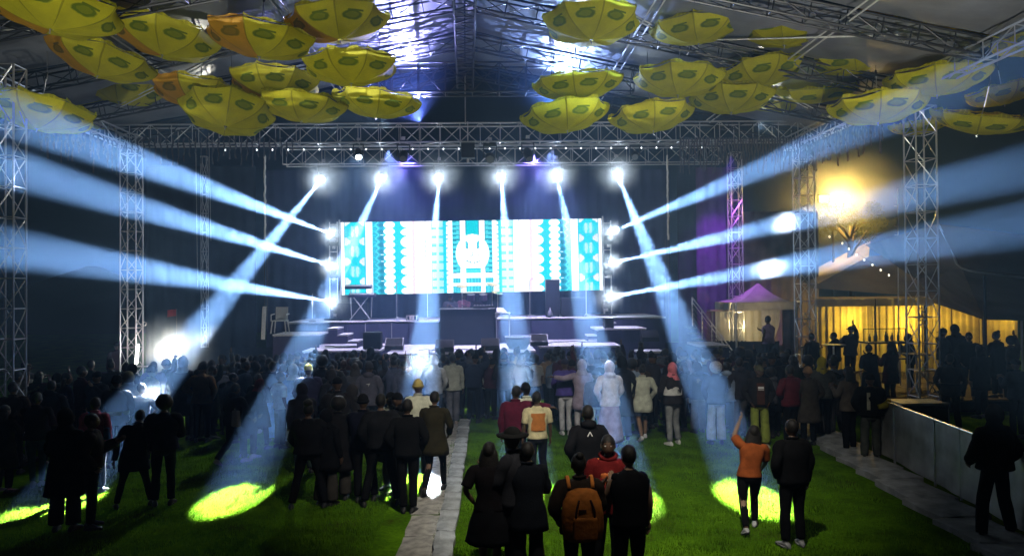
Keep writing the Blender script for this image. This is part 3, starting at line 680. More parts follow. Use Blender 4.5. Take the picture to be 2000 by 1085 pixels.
# ------------------------------------------------------------------ umbrellas
def umb_mat(name, base, print_col):
    m = bpy.data.materials.new(name); m.use_nodes = True; t = m.node_tree; b = t.nodes['Principled BSDF']
    L = t.links; N = t.nodes.new
    uv = N('ShaderNodeUVMap'); uv.uv_map = 'UVMap'
    sp = N('ShaderNodeSeparateXYZ'); L.new(uv.outputs[0], sp.inputs[0])
    nz = N('ShaderNodeTexNoise'); nz.inputs['Scale'].default_value = 7; L.new(uv.outputs[0], nz.inputs['Vector'])
    def math_(op, a, b_=None, c=None):
        n = N('ShaderNodeMath'); n.operation = op
        for i, q in enumerate((a, b_, c)):
            if q is None: continue
            if isinstance(q, (int, float)): n.inputs[i].default_value = q
            else: L.new(q, n.inputs[i])
        return n.outputs[0]
    x, y = sp.outputs[0], sp.outputs[1]
    dx = math_('DIVIDE', x, .20); dy = math_('DIVIDE', math_('SUBTRACT', y, .66), .115)
    r2_ = math_('ADD', math_('MULTIPLY', dx, dx), math_('MULTIPLY', dy, dy))
    r2n = math_('ADD', r2_, math_('MULTIPLY', math_('SUBTRACT', nz.outputs[0], .5), .8))
    disc = math_('MINIMUM', math_('MAXIMUM', math_('MULTIPLY', math_('SUBTRACT', 1.15, r2n), 3.0), 0.0), 1.0); inner = math_('LESS_THAN', r2n, .38)
    handle = math_('MULTIPLY', math_('LESS_THAN', math_('ABSOLUTE', math_('SUBTRACT', y, .77)), .022), math_('LESS_THAN', math_('ABSOLUTE', math_('SUBTRACT', x, .05)), .17))
    mask = math_('MAXIMUM', math_('SUBTRACT', disc, math_('MULTIPLY', inner, .22)), handle)
    mask = math_('MULTIPLY', mask, .80)
    seam = math_('GREATER_THAN', math_('ABSOLUTE', math_('DIVIDE', x, y)), .478)
    n2 = N('ShaderNodeTexNoise'); n2.inputs['Scale'].default_value = 3; n2.inputs['Detail'].default_value = 5; tc = N('ShaderNodeTexCoord'); L.new(tc.outputs['Object'], n2.inputs['Vector'])
    var = math_('MULTIPLY_ADD', n2.outputs[0], .5, .75)
    sc = N('ShaderNodeVectorMath'); sc.operation = 'SCALE'; sc.inputs[0].default_value = base; L.new(math_('MULTIPLY', var, math_('MULTIPLY_ADD', seam, -.38, 1.0)), sc.inputs['Scale'])
    mx = N('ShaderNodeMix'); mx.data_type = 'RGBA'; L.new(mask, mx.inputs[0]); L.new(sc.outputs[0], mx.inputs[6]); mx.inputs[7].default_value = (*print_col, 1)
    L.new(mx.outputs[2], b.inputs['Base Color']); b.inputs['Roughness'].default_value = .7; b.inputs['Specular IOR Level'].default_value = .2
    tr = N('ShaderNodeBsdfTranslucent'); L.new(mx.outputs[2], tr.inputs[0]); ms = N('ShaderNodeMixShader'); ms.inputs[0].default_value = .62
    L.new(b.outputs[0], ms.inputs[1]); L.new(tr.outputs[0], ms.inputs[2]); L.new(ms.outputs[0], t.nodes['Material Output'].inputs['Surface'])
    return m
M_yel = umb_mat('umbrella_yellow', (.86, .80, .04), (.07, .20, .025))
M_ora = umb_mat('umbrella_orange', (.84, .46, .04), (.16, .16, .02))
UR, UH = 1.12, .46
def panel_mesh(seed, k):
    rnd = random.Random(seed*10+k); ns, ntt = 8, 10
    me = MB(); uvs = []
    a0 = 2*PI*k/8; da = 2*PI/8
    flop = rnd.uniform(-.10, .10)
    for i in range(ntt+1):
        t = .03+.97*i/ntt
        for j in range(ns+1):
            s = j/ns-.5; a = a0+s*da
            r = UR*math.sin(t*PI/2*.93)/math.sin(PI/2*.93); z = UH*(t**1.75)
            ch = math.cos(da/2)/math.cos(s*da)          # straight between ribs
            rr_ = r*(ch*.85+.15); bow = (1-(2*s)**2)
            z += -.0*bow+.035*bow*t*(1-t)*2
            rr_ *= 1-.075*bow*max(0, (t-.7)/.3)
            wr = .018*noise.noise(Vector((a*2.3+seed*3, t*3, seed)))
            lip = max(0, t-.9)/.1
            me.v.append(Vector((rr_*math.cos(a)*(1-lip*.0)+wr, rr_*math.sin(a)+wr, z+lip*flop*bow*.6+wr))); uvs.append((s*t, t))
    w_ = ns+1
    for i in range(ntt):
        for j in range(ns): me.face((i*w_+j, i*w_+j+1, (i+1)*w_+j+1, (i+1)*w_+j))
    ms = me.mesh('panel', [M_yel], True)
    ul = ms.uv_layers.new(name='UVMap'); li = np.zeros(len(ms.loops), dtype=np.int32); ms.loops.foreach_get('vertex_index', li)
    ul.data.foreach_set('uv', np.array(uvs)[li].ravel().astype(np.float32)); return ms
UP_M = [[panel_mesh(s_, k) for k in range(8)] for s_ in range(4)]
def valance_mesh(seed, k):
    "narrow hanging flap at the rim of one panel"
    rnd = random.Random(seed*77+k); a0 = 2*PI*k/8; da = 2*PI/8; b = MB(); R = []
    for i in range(3):
        row = []
        for j in range(9):
            s = j/8-.5; a = a0+s*da; ch = math.cos(da/2)/math.cos(s*da); r = UR*(ch*.85+.15)*(1-.075*(1-(2*s)**2))+.004
            out = i/2*.05*(1+.6*math.sin(j*1.1+seed)); row.append(Vector((math.cos(a)*(r-out*.5), math.sin(a)*(r-out*.5), UH+.012+out*1.3*(.6+.4*rnd.random()))))
        R.append(row)
    b.rings(R, closed=False); ms = b.mesh('valance', [M_yel], True)
    ul = ms.uv_layers.new(name='UVMap'); return ms
UP_V = [[valance_mesh(s_, k) for k in range(8)] for s_ in range(4)]
b = MB()
for k in range(8):
    a = 2*PI*(k+.5)/8
    P = [(math.cos(a)*UR*math.sin(t*PI/2*.93)/math.sin(PI/2*.93)*math.cos(PI/8)/math.cos(0)*1.0*.985, math.sin(a)*UR*math.sin(t*PI/2*.93)/math.sin(PI/2*.93)*.985*math.cos(PI/8), UH*t**1.75+.02) for t in [.03+.97*i/8 for i in range(9)]]
    b.tube(P, .006, 4)
RIBS = b.mesh('rib_frame', [M_alu])
def roofz(x, y): return RH-abs(x-ridge_x(y))*(RH-EH)/HW
OR = 'o'
umbs = [ # px, py(centre), width px, orange?, label
 (98, 12, 250, 1, 'orange and yellow inverted umbrella in the top left corner'), (-40, 38, 190, 0, 'yellow umbrella cut off by the left edge at the top'),
 (317, 70, 205, 1, 'umbrella with an orange left tip, second in the top left row'), (506, 72, 212, 2, 'umbrella with a large orange panel, third in the top left row'),
 (664, 40, 204, 1, 'big yellow umbrella nearest the ridge truss at the top left'), (190, 112, 198, 1, 'ochre umbrella below the top left corner one'),
 (686, 128, 192, 0, 'yellow umbrella directly below the biggest top left one'), (35, 163, 160, 0, 'green tinged umbrella above the bright one at the left edge'),
 (232, 170, 160, 0, 'bright lemon umbrella with a folded left tip in the left cluster'), (180, 188, 150, 0, 'dark olive umbrella hidden behind the lemon one'),
 (72, 215, 200, 0, 'brightly lit yellow umbrella lowest at the left edge'), (178, 226, 112, 0, 'small pale umbrella behind the lowest left one'),
 (300, 196, 110, 0, 'small umbrella peeking out under the orange cornered one'), (386, 178, 180, 2, 'umbrella with an orange left corner in the middle of the left cluster'),
 (440, 214, 182, 0, 'bright tilted umbrella hanging lowest in the left cluster'), (537, 160, 180, 1, 'yellow umbrella showing three green prints right of the tilted one'),
 (588, 204, 178, 0, 'yellow umbrella with a white rim above the front truss at left'), (734, 197, 174, 0, 'light umbrella ending the left cluster next to the gap'),
 (1155, 42, 200, 0, 'yellow umbrella first right of the ridge truss at the top'), (1364, 50, 192, 0, 'second umbrella right of the ridge truss in the top row'),
 (1532, 53, 195, 0, 'third umbrella right of the ridge truss in the top row'), (1722, 40, 182, 2, 'umbrella with one orange panel in the top right row'),
 (1905, 38, 205, 0, 'brightly lit umbrella in the top right corner'), (1130, 162, 182, 0, 'yellow umbrella right of the gap in the middle row'),
 (1324, 152, 184, 0, 'second umbrella of the middle row on the right'), (1487, 137, 178, 0, 'third umbrella of the middle row on the right, dark olive'),
 (1674, 112, 182, 0, 'fourth umbrella of the middle row on the right'), (1600, 170, 168, 0, 'umbrella lit from above with a glowing yellow inside'),
 (1108, 222, 180, 0, 'lowest umbrella of the right cluster beside the gap'), (1276, 224, 172, 0, 'second lowest umbrella of the right cluster'),
 (1428, 188, 172, 0, 'umbrella tucked below the dark olive one'), (1530, 190, 150, 0, 'small dark umbrella half hidden below the glowing one'),
 (1830, 150, 198, 0, 'umbrella washed pale blue by the upper right beam'), (1715, 205, 190, 0, 'lower umbrella washed pale blue by the right beam'),
 (1800, 240, 120, 0, 'small umbrella above the right truss tower'), (1908, 228, 188, 0, 'umbrella lit yellow along its rim, lowest at the right edge'),
 (1962, 178, 140, 0, 'olive umbrella above the lowest one at the right edge'), (2010, 78, 150, 0, 'umbrella cut by the right edge of the photo')]
for i, (px, py, w, oc, lab) in enumerate(umbs):
    small = w < 155; D = 2*UR*(.8 if w < 130 else 1)
    Y = F*D/w; p = V(px, py+w*.185, Y)
    s_ = D/(2*UR)
    t = thing('umbrella', lab, 'umbrella', p, group='inverted umbrellas hung under the tent roof')
    rnd = random.Random(i+3); tx, ty = rnd.uniform(-.10, .10), rnd.uniform(-.13, .13)
    if px < 500: ty += .10
    if px > 1500: ty -= .10
    if i == 14: ty = .22; tx = -.2
    if i in (27, 22, 35): tx = .30
    t.rotation_euler = (tx, ty, rnd.uniform(0, PI/4)); t.scale = (s_, s_, s_)
    var = i % 4
    for k in range(8):
        o = add('panel', UP_M[var][k], t)
        ang = (k*PI/4+t.rotation_euler.z) % (2*PI)
        if oc and (2.6 < ang < 3.6+.5*oc): setmat(o, M_ora)
        o2 = add('valance', UP_V[var][k], t)
        if oc and (2.6 < ang < 3.6+.5*oc): setmat(o2, M_ora)
    add('rib_frame', RIBS, t)
    bar('pole', t, (0, 0, -.07), (0, 0, 1.25), .013, M_alu); bar('handle', t, (0, 0, 1.12), (0, 0, 1.27), .022, M_plastic, 8)
    zt = roofz(p.x, p.y)-.1
    ML = t.matrix_basis if False else Matrix.LocRotScale(t.location, t.rotation_euler, t.scale)
    bar('hanging_cord', t, (0, 0, 1.27), ML.inverted() @ Vector(((ML @ Vector((0, 0, 1.27))).x, (ML @ Vector((0, 0, 1.27))).y, max(zt, p.z+1.5))), .008, M_wire, 5)
# lamps shining up into the umbrellas from the front truss
for px, tx in ((430, 250), (760, 560), (1090, 1260), (1480, 1600)):
    spot(V(px, 250, 22.6), V(tx, 150, 16.5), 46, 450, (1, .97, .82), .9, False, name='umbrella_wash_light')
for x_, tx_, lab in ((-5.4, -5.6, 'left'), (5.8, 6.6, 'right')):
    p = Vector((x_, 4.0, 1.6)); fixture('added wash light, out of view, aimed up at the %s umbrellas' % lab, p, (tx_, 16, 8.4), True, hang=False)
    spot(p+Vector((0, .35, .25)), (tx_, 16.5, 8.2), (50 if x_ < 0 else 62), (2100 if x_ < 0 else 3300), (1, .98, .80), .8, False, size=.1, name='umbrella_wash_light')  # uplights added outside the view to brighten the umbrellas from below
#MARK2
# ------------------------------------------------------------------ left background
M_hill = mat('dark_hill', (.03, .04, .03), 1, nscale=.2)
def hill(px0, px1, Y, zt, seed):
    xa, xb = X(px0, Y), X(px1, Y); b = MB(); R = []
    for j in range(7):
        row = []
        for i in range(41):
            x = xa+(xb-xa)*i/40; hgt = zt*(.6+.5*noise.noise(Vector((i*.12+seed, j*.3, 0))))*math.sin(PI*(i+.5)/41)**.5
            row.append((x, Y+j*5, hgt*math.sin(PI*j/6)-.5))
        R.append(row)
    b.rings(R, closed=False); props(add('hill', b.mesh('hill', [M_hill], True)), 'low dark hill beyond the left of the field', kind='structure')
hill(-300, 560, 62, 9, 1); hill(1500, 2300, 75, 8, 5)
M_lamp = mat('bright_lamp_face', (1, 1, 1), emit=(1, 1, .92), es=30)
p = V(338, 680, 22.5); t = thing('flood_light', 'glaring white floodlight on a short stand behind the left crowd', 'floodlight', (p.x, p.y, 0))
bar('pole', t, (0, 0, 0), (0, 0, p.z-.2), .03, M_blackmetal); block('housing', t, (0, .05, p.z), (.34, .12, .42), M_plastic, bevel=.01)
for k in range(3):
    a = k*2.094+.5; bar('stand_foot', t, (0, 0, .5), (.45*math.cos(a), .45*math.sin(a), 0), .018, M_blackmetal)
b = MB(); b.box((0, 0, 0), (.26, .012, .36)); add('lamp_face', b.mesh('lamp_face', [M_lamp]), t, (0, -.02, p.z))
point(p+Vector((0, -.22, 0)), 230, (1, .98, .86), .16, 'flood_lamp_light')
p = V(266, 690, 22.3); t = thing('tube_lamp', 'upright white tube lamp fixed to the left truss tower', 'tube lamp', p)
b = MB(); b.tube([(0, 0, -.3), (.05, 0, .28)], .045, 10); add('tube', b.mesh('tube', [mat('tube_glow', (1, 1, 1), emit=(1, .97, .85), es=6)], True), t); block('bracket', t, (0, .09, 0), (.05, .1, .5), M_plastic); bar('shelf_arm', t, (-.1, 0, -.38), (.5, 0, -.38), .02, M_rail)
p = V(345, 672, 24.5); q = V(341, 602, 24.5); t = thing('flag_pole', 'thin pole with a small red flag left of the stage', 'flag', (p.x, 24.5, 0))
bar('pole', t, (0, 0, 0), (0, 0, q.z), .014, M_wire); b = MB(); R = []
for j in range(5): R.append([(-i*.05, .03*math.sin(i*1.2+j*.5), q.z-.02-j*.055-.006*i) for i in range(7)])
b.rings(R, closed=False); add('flag', b.mesh('flag', [cloth(.45, .03, .03, 'red_flag_cloth')], True), t)
for k, (px, z0, z1) in enumerate(((386, 560, 250), (412, 470, 260))):
    p = V(px, z0, 25); q = V(px-4, z1, 25); t = thing('hanging_cable', 'long thin cable hanging %s the slim left tower' % ('left of', 'right of')[k], 'cable', p); bar('cable', t, (0, 0, 0), q-p, .01, M_alu)
for k, (px, py) in enumerate(((274, 371), (277, 495), (282, 632))):
    p = V(px, py, 22.6); t = thing('pulley_ring', '%s small metal ring beside the left truss tower' % ('upper', 'middle', 'lower')[k], 'ring', p)
    b = MB(); b.tube([(.055*math.cos(a*.5236), 0, .055*math.sin(a*.5236)) for a in range(13)], .012, 6); add('ring', b.mesh('ring', [M_alu], True), t)
    bar('bracket', t, (-.2, 0, 0), (-.05, 0, 0), .01, M_alu)

# ------------------------------------------------------------------ right side: stairs, pagoda tent, marquee, flood light, tree
t = thing('stage_stairs', 'dark metal stairs with slanting handrails at the right end of the stage', 'stairs', (X(1355, 25.5), 25.5, 0))
A = V(1352, 580, 25.5)-t.location; B = V(1430, 684, 24.2)-t.location
for k in range(6):
    off = Vector((0, .12*k*0, -.17*k)); bar('handrail', t, A+off, B+off*.9, .017 if k else .024, M_alu if k < 2 else M_wire)
for k in range(5):
    f_ = k/4; P = A.lerp(B, f_); bar('post', t, P, P+Vector((0, 0, -1.0)), .02, M_alu)
for k in range(9):
    f_ = (k+.5)/9; P = A.lerp(B, f_)+Vector((0, .45, -1.0)); block('tread', t, P, (.3, 1.0, .03), M_blackmetal)
M_canvas = mat('white_canvas', (.62, .58, .55), .85, nscale=2, namt=.2, bump=.3, bscale=8, trans=.25)
# pagoda tent
PY = 26.5; xa, xb = X(1436, PY), X(1558, PY); pk = V(1520, 553, PY); ev = V(1500, 590, PY).z; xc = (xa+xb)/2
pag = thing('pagoda_tent', 'small white peaked pagoda tent lit purple beside the stage', 'tent', (xc, PY, 0)); hw = (xb-xa)/2
b = MB(); R = []
for i in range(9):
    f_ = i/8; r = hw*(1-f_)+.03; z = ev+(pk.z-ev)*(f_**1.9)
    R.append([(sx*r+(pk.x-xc)*f_*.3, hw+sy*r, z) for sx, sy in ((-1, -1), (0, -1), (1, -1), (1, 0), (1, 1), (0, 1), (-1, 1), (-1, 0))])
b.rings(R); add('roof', b.mesh('roof', [M_canvas]), pag)
def drape_wall(parent, name, x0, x1, y, z0, z1, m, amp=.04, per=.3, gather=None):
    n = max(4, int((x1-x0)/.05)); b = MB(); R = []
    for z in np.linspace(z0, z1, 8):
        f_ = (z-z0)/(z1-z0); row = []
        for i in range(n+1):
            u = i/n; x = x0+(x1-x0)*u
            if gather is not None:
                g_ = math.exp(-((f_-.45)/.22)**2)*.65; x = x+(gather-x)*g_
            row.append((x, y+amp*math.sin(x/per*2*PI), z))
        R.append(row)
    b.rings(R, closed=False); return add(name, b.mesh(name, [m], True), parent)
for sx in (-1, 1):
    for sy in (0, 1): bar('leg', pag, (sx*hw*.97, sy*2*hw, 0), (sx*hw*.97, sy*2*hw, ev), .035, M_white)
drape_wall(pag, 'valance', -hw, hw, -.01, ev-.28, ev, M_canvas, .01)
drape_wall(pag, 'tied_curtain', -hw*.15, hw*.45, .02, .2, ev-.25, M_canvas, .03, .2, gather=0.05)
drape_wall(pag, 'side_curtain', hw*.5, hw, .02, .1, ev-.25, mat('brown_canvas', (.20, .15, .14), .9, nscale=3), .04)
drape_wall(pag, 'back_wall', -hw, hw, 2*hw-.05, .1, ev, M_canvas, .03)
point((xc-.4, PY+1.0, 2.0), 60, (1, .78, .35), .1, 'tent_lamp_light')
spot((X(1400, 24), 24.0, 7.9), (xc, PY+.5, 2.0), 22, 150, (.85, .75, 1.0), .7, False, name='purple_wash_light')  # another added purple light on the pagoda, no lamp built
# container-like yellow lit box left of pagoda
t = thing('lit_booth', 'small booth with a yellow lit wall behind the stage stairs', 'booth', (X(1423, 28.5), 28.5, 0))
zb, ztp = V(1423, 665, 28.5).z, V(1423, 608, 28.5).z
block('back_wall', t, (0, 1.0, 1.4), (1.3, .04, 2.8), mat('cream_wall', (.70, .62, .35), .8, nscale=3)); block('roof', t, (0, .5, ztp+.05), (1.5, 1.2, .06), mat('brown_canvas'))
block('counter', t, (0, 0, zb/2), (1.3, .06, zb), M_black); bar('frame_post', t, (.3, 0, 0), (.3, 0, ztp), .02, M_wire); bar('frame_post', t, (-.65, 0, 0), (-.65, 0, ztp), .03, M_wire)
point((t.location.x, 29.0, ztp-.25), 45, (1, .75, .18), .06, 'booth_lamp_light')
# marquee
MY = 27.5; ev = V(1700, 583, MY).z; xl, xr = X(1592, MY), X(2060, MY)
mq = thing('marquee', 'large marquee hung with pleated curtains glowing yellow from inside', 'marquee', ((xl+xr)/2, MY, 0)); ox = mq.location.x
pkA = V(1697, 500, MY+2.5); pkB = V(1690, 478, MY+3.5)
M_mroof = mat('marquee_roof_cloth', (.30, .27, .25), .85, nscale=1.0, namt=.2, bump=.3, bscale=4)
b = MB(); r_ = lambda p_: (p_.x-ox, p_.y-MY, p_.z)
e1, e2, e3 = V(1582, 560, MY), V(1812, 575, MY), V(1600, 530, MY+2)
ap = V(1702, 498, MY+1.5)
def patch(b, a, c, d, e, n=8, sag=.15, m=0):
    "bilinear cloth patch a-c (bottom) e-d (top)"
    a, c, d, e = map(Vector, (a, c, d, e)); R = []
    for j in range(n+1):
        v = j/n; row = []
        for i in range(n+1):
            u = i/n; q = a.lerp(c, u).lerp(e.lerp(d, u), v); q.z -= sag*math.sin(PI*u)*math.sin(PI*v)
            row.append(q)
        R.append(row)
    b.rings(R, m, closed=False)
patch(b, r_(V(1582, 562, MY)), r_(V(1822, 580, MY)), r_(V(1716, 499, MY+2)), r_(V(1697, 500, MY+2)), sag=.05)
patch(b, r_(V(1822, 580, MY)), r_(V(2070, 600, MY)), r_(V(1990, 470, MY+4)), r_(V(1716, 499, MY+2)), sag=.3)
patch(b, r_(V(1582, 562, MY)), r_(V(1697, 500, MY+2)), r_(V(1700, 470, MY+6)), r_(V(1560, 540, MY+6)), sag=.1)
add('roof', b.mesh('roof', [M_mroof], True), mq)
drape_wall(mq, 'valance', xl-ox, X(1822, MY)-ox, -.05, ev-.28, ev+.02, M_canvas, .012, .5)
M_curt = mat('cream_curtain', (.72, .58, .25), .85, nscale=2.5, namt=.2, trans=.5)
segs = [1595, 1645, 1700, 1752, 1806, 1862, 1916, 1992]
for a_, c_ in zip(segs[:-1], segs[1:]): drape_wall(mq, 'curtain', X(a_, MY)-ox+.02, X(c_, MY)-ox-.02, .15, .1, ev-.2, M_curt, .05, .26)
for a_ in (1593, 1709, 1806, 1920, 1995): bar('pole', mq, (X(a_, MY)-ox, 0, 0), (X(a_, MY)-ox, 0, ev), .045, M_blackmetal if a_ < 1990 else M_white)
for a_, pw in ((1668, 90), (1775, 105), (1838, 18), (1880, 14), (1975, 30)): point((X(a_, MY), MY+.75, 2.15), pw, (1, .70, .10), .1, 'marquee_lamp_light')
block('back_wall', mq, (0, 3.6, 1.5), (xr-xl, .04, 3.0), mat('brown_canvas'))
# string of small lamps on the marquee roof slope
t = thing('festoon_string', 'short string of round bulbs sloping down over the marquee roof', 'string lights', V(1612, 455, MY-.4)); o_ = t.location.copy()
b = MB(); b.ell((0, 0, 0), (.032, .032, .045), 8, 6); me_b2 = b.mesh('bulb', [mat('warm_bulb', (1, 1, 1), emit=(1, .92, .7), es=2)], True)
pts = [V(1620, 462, MY-.4), V(1645, 475, MY-.4), V(1658, 486, MY-.4), V(1673, 497, MY-.4), V(1688, 507, MY-.4), V(1704, 517, MY-.4), V(1720, 527, MY-.4), V(1736, 537, MY-.4)]
for q in pts: add('bulb', me_b2, t, q-o_)
for a_, c_ in zip(pts[:-1], pts[1:]): bar('cord', t, a_-o_+Vector((0, 0, .06)), c_-o_+Vector((0, 0, .06)), .008, M_wire)
# stretch tent in front (right edge)
st = thing('stretch_tent', 'brown stretch tent sail hanging over the right edge behind the tower', 'tent', (13, 20, 0)); o_ = st.location.copy()
M_sail = mat('brown_stretch_cloth', (.24, .17, .12), .8, nscale=.8, namt=.3, bump=.4, bscale=3)
b = MB(); r_ = lambda p_: p_-o_
P1, P2, P3 = V(1832, 437, 19.5), V(1878, 523, 18.5), V(2080, 548, 17)
patch(b, r_(P1), r_(V(2090, 470, 18)), r_(P3), r_(P2), 14, .25); 
patch(b, r_(P2), r_(P3), r_(V(2080, 628, 21)), r_(V(1922, 624, 23)), 14, .12)
patch(b, r_(V(1790, 545, 25)), r_(P2), r_(V(1922, 624, 23)), r_(V(1826, 592, 25.5)), 12, .1)
patch(b, r_(P1), r_(P2), r_(V(1790, 545, 25)), r_(V(1690, 478, 26)), 12, .5)
add('sail', b.mesh('sail', [M_sail], True), st)
b = MB(); b.tube([r_(P1), r_(P1.lerp(P2, .5)+Vector((.05, 0, -.08))), r_(P2), r_(P2.lerp(P3, .4)+Vector((0, 0, -.05))), r_(P3)], .03, 6, sub=4); add('hem_rope', b.mesh('hem_rope', [M_canvas], True), st)
for k in range(4):
    b = MB(); a_ = V(1925+k*22, 560+k*4, 19.6); c_ = V(1990+k*22, 536+k*5, 18.2); b.tube([r_(a_), r_(c_)], [.03, .05], 5, sq=.3); 
    add('fold', b.mesh('fold', [M_sail], True), st)
bar('pole', st, r_(Vector((P2.x+.6, P2.y, 0))), r_(P2+Vector((.6, 0, -.1))), .04, M_blackmetal)
for k, (px, y0, y1) in enumerate(((1753, 470, 368), (1768, 466, 384))):
    Y = 25; p = V(px-2, y0, Y); q = V(px, y1, Y); t = thing('antenna_mast', ('taller', 'shorter')[k]+' thin pale mast rising above the marquee roof', 'mast', (p.x, Y, 0))
    bar('mast', t, (0, 0, 0), q-Vector((p.x, Y, 0)), .022, M_rail)
    for z in ((.2, .5, .8, 1.2) if k == 0 else ()): bar('rung', t, (-.07, 0, p.z+z), (.07, 0, p.z+z), .012, M_rail)
# flood light on mast + tree
FP = V(1630, 388, 32.6); t = thing('flood_light', 'blinding yellow floodlight high above the marquee', 'floodlight', (FP.x, FP.y+.1, 0))
bar('mast', t, (0, .1, 0), (0, .1, FP.z), .06, M_blackmetal)
for s_ in (-.5, 0, .5):
    block('housing', t, (s_, 0, FP.z), (.42, .14, .32), M_plastic, bevel=.015); b = MB(); b.box((0, 0, 0), (.36, .012, .26)); add('lamp_face', b.mesh('lamp_face', [mat('yellow_lamp_face', (1, 1, 1), emit=(1, .85, .35), es=30)]), t, (s_, -.085, FP.z))
point(FP+Vector((0, -.3, 0)), 2100, (1, .62, .13), .36, 'flood_lamp_light')
tp = V(1662, 428, 32.0); t = thing('tree', 'leafy tree glowing yellow under the floodlight', 'tree', (tp.x, tp.y, 0))
b = MB(); b.tube([(0, 0, 0), (.1, 0, 2), (-.05, .1, 4), (0, 0, tp.z-.3)], [.2, .16, .12, .08], 8, sub=3)
rnd = random.Random(5)
for k in range(7):
    a = k*.9; b.tube([(0, 0, tp.z-1.6+.15*k), (.5*math.cos(a), .5*math.sin(a), tp.z-.8+.1*k), (1.0*math.cos(a), .9*math.sin(a), tp.z-.2)], [.06, .04, .015], 5)
add('trunk', b.mesh('trunk', [mat('bark', (.12, .09, .06), .9, nscale=8, bump=.6)], True), t)
b = MB()
cl = [(rnd.uniform(-1.6, 1.5), rnd.uniform(-.8, .8), rnd.uniform(-.6, .5), rnd.uniform(.3, .55)) for _ in range(16)]
for i in range(5200):
    c_ = rnd.choice(cl); v = Vector((rnd.gauss(0, 1), rnd.gauss(0, 1), rnd.gauss(0, 1))).normalized()*c_[3]*rnd.random()**.4
    p_ = Vector((c_[0], c_[1], c_[2]+tp.z))+v; d = Vector((rnd.gauss(0, 1), rnd.gauss(0, 1), rnd.gauss(0, .6)-.5)).normalized()*.07; s_ = d.cross(Vector((rnd.random(), rnd.random(), rnd.random()))).normalized()*.022
    b.poly([p_, p_+d*.5+s_, p_+d, p_+d*.5-s_])
add('crown', b.mesh('crown', [mat('tree_leaf', (.11, .12, .012), .7, nscale=1, trans=.4)]), t)
# bar table with bottles
bp_ = V(1728, 668, 22.5); t = thing('bar_table', 'dark bar table in front of the yellow curtains', 'table', (bp_.x, 22.5, 0)); hz = bp_.z
block('table_top', t, (0, 0, hz), (1.35, .6, .05), M_blackmetal); block('lower_shelf', t, (0, 0, hz-.5), (1.3, .55, .03), M_blackmetal)
for i in (-1, 1):
    for j in (-1, 1): bar('leg', t, (i*.63, j*.26, 0), (i*.63, j*.26, hz), .022, M_alu)
bar('canopy_bar', t, (-.66, 0, hz+.42), (.66, 0, hz+.42), .014, M_blackmetal)
for i in (-1, 1): bar('canopy_post', t, (i*.66, 0, hz), (i*.66, 0, hz+.42), .014, M_blackmetal)
b = MB(); n = 10; b.rings([[(r*math.cos(2*PI*j/n), r*math.sin(2*PI*j/n), z) for j in range(n)] for r, z in ((.034, 0), (.036, .16), (.03, .2), (.013, .24), (.013, .31))]); bm_ = b.mesh('bottle', [mat('dark_green_glass', (.02, .05, .02), .1, spec=.8)], True)
for i in range(7):
    o = add('bottle', bm_, None, (bp_.x-.5+.15*i+(.05 if i % 2 else 0), 22.45+.08*(i % 3), hz+.026), None, (1, 1, .8+.07*(i % 4))); props(o, 'dark glass bottle standing on the bar table', 'bottle', 'bottles on the bar table')
def high_table(label, px, py, Y, w=.7):
    p_ = V(px, py, Y); t = thing('cocktail_table', label, 'table', (p_.x, Y, 0)); b = MB(); n = 18
    b.rings([[(r*math.cos(2*PI*j/n), r*math.sin(2*PI*j/n), z) for j in range(n)] for r, z in ((w/2, p_.z-.03), (w/2, p_.z))]); add('table_top', b.mesh('table_top', [M_blackmetal]), t)
    bar('pedestal', t, (0, 0, 0), (0, 0, p_.z-.03), .03, M_alu); b = MB(); b.rings([[(r*math.cos(2*PI*j/n), r*math.sin(2*PI*j/n), z) for j in range(n)] for r, z in ((.25, 0), (.22, .02))]); add('foot', b.mesh('foot', [M_blackmetal]), t)
high_table('small dark cocktail table left of the standing man by the curtains', 1628, 672, 22); high_table('dark cocktail table between the tower and the bar', 1585, 676, 23); high_table('cocktail table right of the bar table', 1790, 690, 21, .8)
high_table('low round table in the gloom behind the barrier', 1850, 745, 17, .8)
# ledge behind tower
t = thing('road_case', 'pale topped flight case beside the foot of the right tower', 'case', V(1790, 790, 17)); t.location.z = 0
block('case', t, (0, 0, .35), (1.1, .7, .7), M_plastic, bevel=.01); block('lid', t, (0, 0, .73), (1.12, .72, .05), M_panel)
for s_ in (-1, 1): bar('corner_strip', t, (s_*.55, -.36, 0), (s_*.55, -.36, .75), .015, M_alu)

